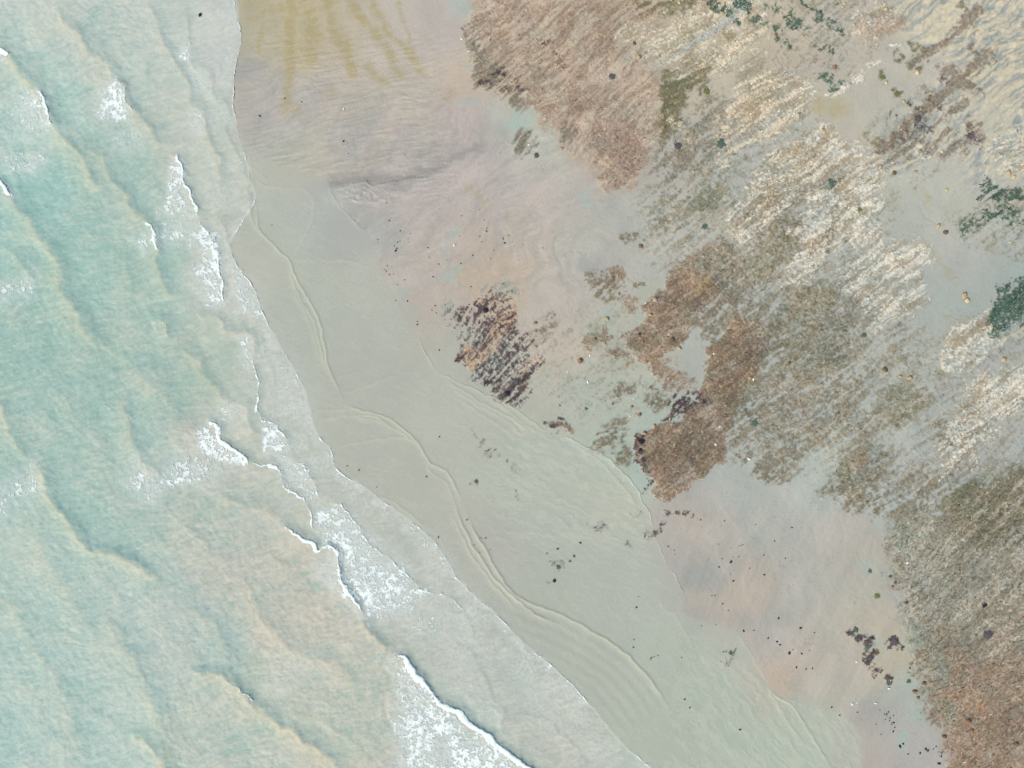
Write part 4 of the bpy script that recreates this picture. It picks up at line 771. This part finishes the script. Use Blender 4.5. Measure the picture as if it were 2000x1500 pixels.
MAT = {
 'ochre': material('ochre_rock', rough=.75, vary=.35, scale=3.5, bump=.5, bscale=6, colour=(188, 162, 130)),
 'gold': material('golden_rock', rough=.75, vary=.25, scale=3.5, bump=.5, bscale=6, colour=(204, 188, 148)),
 'red': material('reddish_rock', rough=.75, vary=.3, scale=3.5, bump=.5, bscale=6, colour=(148, 112, 92)),
 'umber': material('umber_rock', rough=.75, vary=.35, scale=4, bump=.5, bscale=6, colour=(112, 94, 72)),
 'black': material('black_stone', rough=.5, vary=.3, scale=5, colour=(40, 42, 48)),
 'darkgreen': material('dark_green_weed', rough=.5, vary=.35, scale=5, colour=(92, 110, 98)),
 'olivew': material('olive_weed', rough=.5, vary=.35, scale=5, colour=(116, 122, 76)),
 'purple': material('purple_weed', rough=.5, vary=.35, scale=5, colour=(98, 92, 98)),
 'brownw': material('brown_weed', rough=.5, vary=.35, scale=5, colour=(122, 96, 78)),
 'shell': material('shell', rough=.45, vary=.06, scale=4, colour=(246, 244, 238)),
}
def variants(fn, n, mats):
    out = {}
    for mt in mats:
        out[mt] = []
        for i in range(n):
            me = fn(i + 1 + len(mt)); me.materials.append(MAT[mt]); out[mt].append(me)
    return out
STONE = variants(lambda s: stone_mesh(s, .62, .26, 3, 1.15), 4, ('ochre', 'gold', 'red', 'umber', 'black'))
CLUMP = variants(lambda s: clump_mesh(s), 3, ('darkgreen', 'olivew', 'purple', 'brownw', 'black'))
SHELL = variants(lambda s: shell_mesh(s), 1, ('shell',))
R = random.Random(5)
def put(name, me, x, y, d, label, cat, group=None, rz=None, zs=1.0, sx=1.0, water=False, sink=.25):
    o = bpy.data.objects.new(name, me); scn.collection.objects.link(o)
    h = d * S / 2; z = water_at(x, y) if water else ground_at(x, y)
    o.location = ((x - 1000) * S, (750 - y) * S, z + h * sink * zs); o.rotation_euler = (0, 0, R.uniform(0, 6.28) if rz is None else math.radians(rz))
    o.scale = (h * sx, h, h * zs); o['label'] = label; o['category'] = cat
    if group: o['group'] = group
    return o

ROCKS = [  # x, y, size, material, label
 (1879,578,15,'ochre','largest tan rock of the touching pair left of the green weed bed at right'),(1885,588,13,'gold','lower golden rock touching the tan one near the right edge left of green weed'),
 (1957,703,13,'ochre','tan rock in the small pool below the dark green weed bed'),(1725,722,13,'umber','weedy umber rock with a yellow ring at the left end of the grey runnel'),
 (1539,709,9,'umber','small umber rock in brown and grey seaweed left of the olive mats'),(1755,735,9,'ochre','left ochre rock of the two above the green seaweed hump'),(1773,738,12,'ochre','right ochre rock of the two above the green seaweed hump'),
 (1643,17,8,'ochre','upper ochre rock of the pair at the top edge right of the green streaks'),(1646,11,7,'gold','highest pale rock at the top edge right of the green streaks'),(1512,70,8,'red','reddish rock below the green streaks at the top'),(1565,74,6,'ochre','small ochre rock at the lower end of green streaks near the top'),
 (1577,15,7,'ochre','orange rock just above the green streaks at the top'),(1605,127,7,'ochre','round ochre rock left of the oval reddish one on the upper right sand'),(1627,134,12,'red','oval reddish rock with pale rim on the upper right sand'),
 (1726,22,10,'gold','golden rock on top of the cream patch at the top right'),(1664,52,6,'gold','small golden rock at the left tip of the cream patch'),(1632,12,5,'umber','tiny umber rock left of two pale rocks at the top edge'),
 (1788,145,13,'gold','knobbly golden rock on grey sand left of the rippled corner'),(1727,164,9,'gold','golden rock at the right side of the round olive weed spot'),(1762,201,9,'ochre','ochre rock above the long purple weed streak at the upper right'),
 (1603,257,9,'ochre','orange rock below the mustard algae stain'),(1716,328,10,'ochre','left ochre rock in the row under the ribbed weed bands'),(1743,340,11,'umber','middle umber rock in the row under the ribbed weed bands'),(1783,338,9,'ochre','right ochre rock in the row under the ribbed weed bands'),
 (1845,373,9,'gold','yellow rock on the grey seam left of the dark green weed'),(1829,442,11,'ochre','flat ochre rock on the grey seam below the yellow stain'),(1843,455,12,'umber','olive umber rock just below the flat ochre one'),
 (1965,340,12,'ochre','ochre rock right of the dark green weed top under the ripples'),(1975,348,10,'gold','golden rock beside an ochre one right of the dark green weed top'),(1836,298,8,'gold','golden rock at the end of the weed bands in the upper right'),(1880,305,7,'ochre','ochre rock just below the purple weed knot at the upper right'),
 (1968,474,6,'gold','yellow rock at the right edge below the dark green weed'),
 (1185,623,11,'ochre','orange rock standing in a small teal pool on the middle sand'),(1046,631,8,'red','upper reddish rock of two right of the purple streaks'),(1046,678,8,'ochre','lower orange rock of two right of the purple streaks'),
 (1133,705,14,'red','reddish weedy rock with teal pool above it on the middle sand'),(1279,586,11,'ochre','tan rock on the left border of the upper brown mat'),(1269,615,9,'ochre','ochre rock below a tan one on the left border of the upper brown mat'),
 (1312,664,12,'umber','dark umber rock inside the lower part of the upper brown mat'),(1326,680,10,'ochre','orange rock beneath the umber one in the upper brown mat'),(1298,690,6,'ochre','tiny orange rock at the bottom of the upper brown mat'),
 (1162,662,8,'umber','umber rock beside the teal pool left of the brown mat'),(1181,672,7,'ochre','small orange rock on the weed strip below the teal pool'),(1196,789,7,'red','small red rock on grey green sand above the weed specks'),(1234,794,7,'red','red oval rock right of a smaller red one on the grey green sand'),
 (1269,757,6,'red','small red rock in the weed fringe left of the big brown mat'),(1093,792,5,'red','tiny red rock alone on pale sand above the shallow wave edge'),(1249,810,10,'red','long narrow red rock left of the black weed fringe'),
 (1462,738,10,'ochre','orange rock on the right border of the big brown mat'),(1247,115,11,'ochre','orange rock in a little teal pool amid the rusty field'),(1237,88,9,'umber','umber rock above the little teal pool in the rusty field'),
 (1310,2,11,'ochre','orange rock at the top edge above the cream streaks'),(1325,9,9,'gold','golden rock at the top edge right of the orange one'),(1096,292,9,'ochre','ochre rock at the lower border of the rusty field'),(1250,482,12,'red','red brown rock on pale sand left of the upper brown mat'),
 (1785,1350,12,'red','upper dark red rock of three in the teal wash left of the tangled bed'),(1792,1362,9,'red','lower dark red rock of three in the teal wash left of the tangled bed'),(1803,1333,10,'umber','upper right umber rock of three in the teal wash left of the tangled bed'),
 (1843,1437,11,'umber','umber rock at the bottom tip of the teal wash near the tangled bed'),(1888,1407,14,'red','dark red rock inside the lower tangled bed'),(1895,1425,12,'red','dark red rock below its neighbour in the lower tangled bed'),(1983,1450,10,'umber','umber rock at the right edge of the tangled bed bottom'),
 (1737,1125,8,'umber','uppermost of three umber rocks on the curved left border of the tangled bed'),(1747,1137,8,'umber','middle of three umber rocks on the curved left border of the tangled bed'),(1741,1145,7,'red','lowest reddish of three rocks on the curved left border of the tangled bed'),
 (1768,1176,9,'umber','umber rock at a notch in the left border of the tangled bed'),(1776,1304,5,'umber','tiny umber rock between the cream sand and the tangled bed'),(1257,846,9,'ochre','peach rock at the upper left corner of the big brown mat'),(1277,832,10,'ochre','orange rock on the top left rim of the big brown mat'),
]
for i, (x, y, d, mt, lb) in enumerate(ROCKS):
    put('rock', STONE[mt][i % 4], x, y, d * .66, lb, 'rock', zs=1.0, sink=.3)
CL = [  # weed clumps
 (391,29,9,'black','black tuft of weed drifting in the water at the top left',1),(1195,152,16,'purple','black spidery weed tuft in the rusty field',0),(1048,305,13,'purple','black weed tuft on pale sand below the rusty field',0),(1323,287,18,'purple','grey black weed tuft below the olive patch at the top middle',0),
 (1405,283,22,'darkgreen','dark green round weed tuft between cream streaks',0),(1378,180,18,'olivew','yellow green oval weed tuft in the cream streaks',0),(1376,444,16,'darkgreen','dark green weed tuft below the central olive patch',0),(1620,357,18,'darkgreen','dark green weed tuft in white crust streaks of the upper right',0),
 (1473,826,17,'darkgreen','dark green weed tuft on grey sand right of the big brown mat',0),(1698,1115,11,'darkgreen','dark green weed tuft in a teal hollow on the lower sand',0),(1712,1163,14,'olivew','olive weed tuft below the teal hollow on the lower sand',0),(1919,1180,13,'black','black round weed tuft inside the tangled bed',0),
 (1926,1238,24,'purple','broad dark weed tuft beneath the black one in the tangled bed',0),(1744,1250,22,'purple','grey purple weed tuft between the cream sand and the bed',0),(1661,1236,11,'purple','small outlying weed tuft left of the dark clumps on the lower sand',0),(1670,1230,14,'darkgreen','dark green weed tuft capping the clumps on the lower sand',0),
 (1674,1246,16,'purple','thick black purple weed tuft of the clumps on the lower sand',0),(1694,1262,15,'darkgreen','green weed tuft in the middle of the chain on the lower sand',0),(1698,1284,17,'purple','purple weed tuft at the lower end of the chain on the lower sand',0),(1712,1274,11,'brownw','brown weed tuft right of the chain on the lower sand',0),(1687,1277,9,'brownw','small brown weed tuft left of the chain on the lower sand',0),
 (1737,1332,13,'darkgreen','thin green weed tuft below the cream sand bank',0),(1774,1330,11,'darkgreen','green weed tuft in the teal wash above two red rocks',0),(930,940,10,'purple','lone grey weed tuft under the shallow water',1),(1091,1108,12,'darkgreen','speckled green weed tuft under shallow water in the lower middle',1),
 (1083,1134,9,'black','black weed tuft below the speckled green one in the shallow water',1),(1113,1096,6,'darkgreen','small green weed tuft right of the speckled one in the shallow water',1),(1121,1086,7,'darkgreen','upper right green weed tuft of the shallow water group',1),(1427,1275,10,'darkgreen','green weed tuft near the lower end of the thin wave line',1),
 (1252,862,14,'black','upper black weed tuft on the left rim of the big brown mat',0),(1250,878,13,'black','middle black weed tuft on the left rim of the big brown mat',0),(1262,912,12,'darkgreen','lower blue green weed tuft on the left rim of the big brown mat',0),(1248,652,8,'black','black weed tuft beside the pool left of the upper brown mat',0),
 (1890,268,18,'purple','dark purple weed knot at the upper right',0),(1788,234,16,'purple','dark purple weed tuft on the long streak at the upper right',0),(1145,798,8,'darkgreen','green black weed tuft at the upper end of the small weed strip',0),(1064,826,10,'darkgreen','green black weed tuft at the wave edge end of the weed strip',0),
 (949,606,14,'black','black weed tuft at the top of the purple streaks',0),(928,616,12,'purple','purple weed tuft left of the black one in the purple streaks',0),(1008,745,14,'purple','purple weed tuft at the lower tip of the purple streaks',0),(992,768,13,'black','black weed tuft nearest the wave edge below the purple streaks',0),
 (1721,153,13,'olivew','round olive weed tuft on the upper right grey sand',0),(1675,411,11,'olivew','round olive weed tuft right of the white crust',0),(1748,186,14,'olivew','olive weed tuft below the round one on the upper right grey sand',0),(1684,655,12,'darkgreen','green weed tuft near the upper border of the olive mats',0),(1648,645,12,'darkgreen','teal green weed tuft on the olive mats',0),
]
for i, (x, y, d, mt, lb, wt) in enumerate(CL):
    put('seaweed_clump', CLUMP[mt][i % 3], x, y, d * .76, lb, 'seaweed', zs=.5, sink=0.0, water=bool(wt))
PEB = {
 'small black stone on the pale sand right of the lower wave edge': [(1427,1097,7),(1404,1107,5),(1432,1134,5),(1492,1122,5),(1491,1084,4),(1410,1091,4),(1442,1087,3),(1411,1179,4),(1368,1015,4),(1475,1024,3),(1305,1067,4),(1546,1030,4),(1512,1056,4),(1533,1090,4),(1452,1232,6),(1472,1231,4),(1398,1220,3),(1370,1222,4),(1422,1192,3),(1396,1163,3),(1390,1163,3)],
 'small black stone scattered on the pinkish sand near the bottom right': [(1520,1207,6),(1500,1246,5),(1517,1253,6),(1523,1259,5),(1541,1275,8),(1565,1276,5),(1574,1306,4),(1586,1305,4),(1563,1226,6),(1590,1235,4),(1580,1270,3),(1548,1268,3),(1555,1303,5)],
 'small black stone among the dark grains at the bottom edge': [(1624,1381,5),(1640,1397,5),(1674,1391,4),(1731,1396,4),(1745,1411,5),(1757,1457,7),(1763,1452,6),(1796,1470,6),(1807,1462,7),(1811,1465,7),(1833,1490,7),(1744,1428,5),(1738,1402,4),(1729,1405,3),(1747,1420,4),(1837,1476,5),(1827,1457,4),(1822,1462,4),(1773,1472,4),(1718,1386,3),(1735,1390,4)],
 'small black stone under the shallow water of the lower middle': [(1243,1186,5),(1238,1249,4),(1237,1264,4),(1337,1366,5),(1347,1382,4),(1445,1425,5),(1272,1285,4),(1277,1283,3),(1285,1280,3),(1270,1288,3),(1089,1072,5),(1133,1060,5),(1068,1081,4),(912,1015,4),(856,1049,4),(833,931,4),(858,853,4),(701,918,4),(678,910,4),(736,951,3),(1331,1284,3),(1247,1165,3)],
 'small black stone on the pink sand around the turquoise pools': [(857,516,4),(796,588,4),(850,597,4),(815,634,4),(858,684,4),(846,541,4),(760,431,4),(755,396,3),(782,451,4),(836,484,4),(773,490,6),(775,485,4),(950,452,4),(902,422,3),(986,475,5),(900,515,4),(946,430,3),(920,560,4),(838,503,3),(872,508,3),(815,628,3)],
 'small black stone on the upper beige sand between the sea and the rusty field': [(671,276,6),(557,193,4),(590,200,4),(508,227,5),(531,440,4),(680,300,3)],
}
R.seed(9)
for lb, pts in PEB.items():
    extra = []
    wt = 'under the shallow' in lb
    if 'turquoise' in lb:
        extra = [(R.gauss(960, 38), R.gauss(470, 26), R.uniform(2.4, 3.6)) for _ in range(30)] + [(R.gauss(762, 14), R.gauss(545, 22), R.uniform(2.4, 3.4)) for _ in range(16)] + [(R.gauss(905, 30), R.gauss(600, 20), R.uniform(2.4, 3.6)) for _ in range(14)] + [(R.gauss(765, 20), R.gauss(468, 8), R.uniform(2.2, 3.2)) for _ in range(16)]
    if 'lower wave edge' in lb: extra = [(R.gauss(1430, 50), R.gauss(1080, 60), R.uniform(2.2, 3.4)) for _ in range(22)]
    if 'bottom edge' in lb: extra = [(R.gauss(1735, 10), R.gauss(1410, 16), R.uniform(2.4, 3.8)) for _ in range(16)]
    if 'lower middle' in lb: extra = [(R.gauss(950, 12), R.gauss(1060, 12), R.uniform(2.2, 3.2)) for _ in range(14)] + [(R.gauss(1425, 12), R.gauss(1285, 16), R.uniform(2.2, 3.6)) for _ in range(14)]
    big = max(range(len(pts)), key=lambda q: pts[q][2])
    for i, (x, y, d) in enumerate(pts + extra[::2]):
        d *= .86
        l2 = lb
        if 'turquoise' in lb:
            l2 = 'small black stone ' + ('in the speckled patch right of the turquoise pools' if x > 905 and y < 545 else 'left of the round pale pool, outermost on the pink sand' if x < 800 and y > 505 else 'in the thin scatter above the round pale pool' if x < 800 else
                 'above the left end of the purple weed streaks' if y > 575 else 'between the turquoise pools on pink sand')
        elif 'bottom edge' in lb: l2 = 'small black stone ' + ('in the dense peppering right of the sand tongue near the bottom' if y < 1440 and x > 1700 else 'in the row at the bottom edge beside the weed bed' if x > 1700 else 'left of the white shells near the bottom edge')
        elif 'lower middle' in lb: l2 = 'small black stone ' + ('in the grain cluster beside the double wave ridge' if x < 1000 and y > 1030 else 'around the green tuft near the thin lower wave line' if x > 1390 else 'under the upper shallows left of the double ridge' if x < 1000 else 'under the still shallows in the lower middle')
        elif 'lower wave edge' in lb: l2 = 'small black stone ' + ('on the pale sand above the peach swirl' if y < 1130 else 'on the peach swirl right of the lower wave edge')
        if i == big: l2 = 'largest black stone ' + lb.replace('small black stone ', '')
        put('pebble', STONE['black'][i % 4], x, y, d * .66, l2, 'pebble', group=lb.replace('small black stone', 'black stones'), zs=1, sx=R.uniform(.9, 1.5), water=wt)
SH = [(672,213,5,'white shell alone on the upper sand under the yellow stains'),(887,479,6,'white shell at the bottom of a turquoise pool'),(902,78,5,'upper white shell on the left border of the rusty field'),(916,103,5,'lower white shell on the left border of the rusty field'),
 (1033,284,5,'white shell in the dark hollow under the rusty field'),(1148,746,6,'white shell below the reddish weedy rock'),(1108,726,4,'tiny white shell left of another below the reddish weedy rock'),(1152,694,5,'white shell right of the reddish weedy rock'),(1237,779,4,'white shell between two small red rocks and the weed fringe'),
 (1230,812,4,'white shell left of the long narrow red rock'),(1470,741,6,'white shell at the orange corner of the big brown mat'),(1393,691,5,'white shell in the upper part of the big brown mat'),(1405,833,5,'upper white shell on the right half of the big brown mat'),(1397,868,6,'lower white shell on the right half of the big brown mat'),
 (1462,896,7,'white shell on grey sand right of the big brown mat tip'),(1770,1098,6,'white shell at the left border of the tangled bed'),(1736,1344,6,'white shell at the foot of the thin green tuft'),(1664,1375,6,'left white shell on the bottom sand'),(1674,1372,4,'small white shell beside the left one on the bottom sand'),(1710,1373,5,'right white shell on the bottom sand'),
 (1260,592,4,'white shell by the border of the upper brown mat'),(1672,1292,5,'white shell left of the purple weed chain'),(1738,1328,4,'white shell at the top of the thin green tuft')]
for x, y, d, lb in SH:
    put('shell', SHELL['shell'][0], x, y, d * 1.1, lb, 'shell', zs=1.2, sink=.15)
print('things', len(scn.objects))
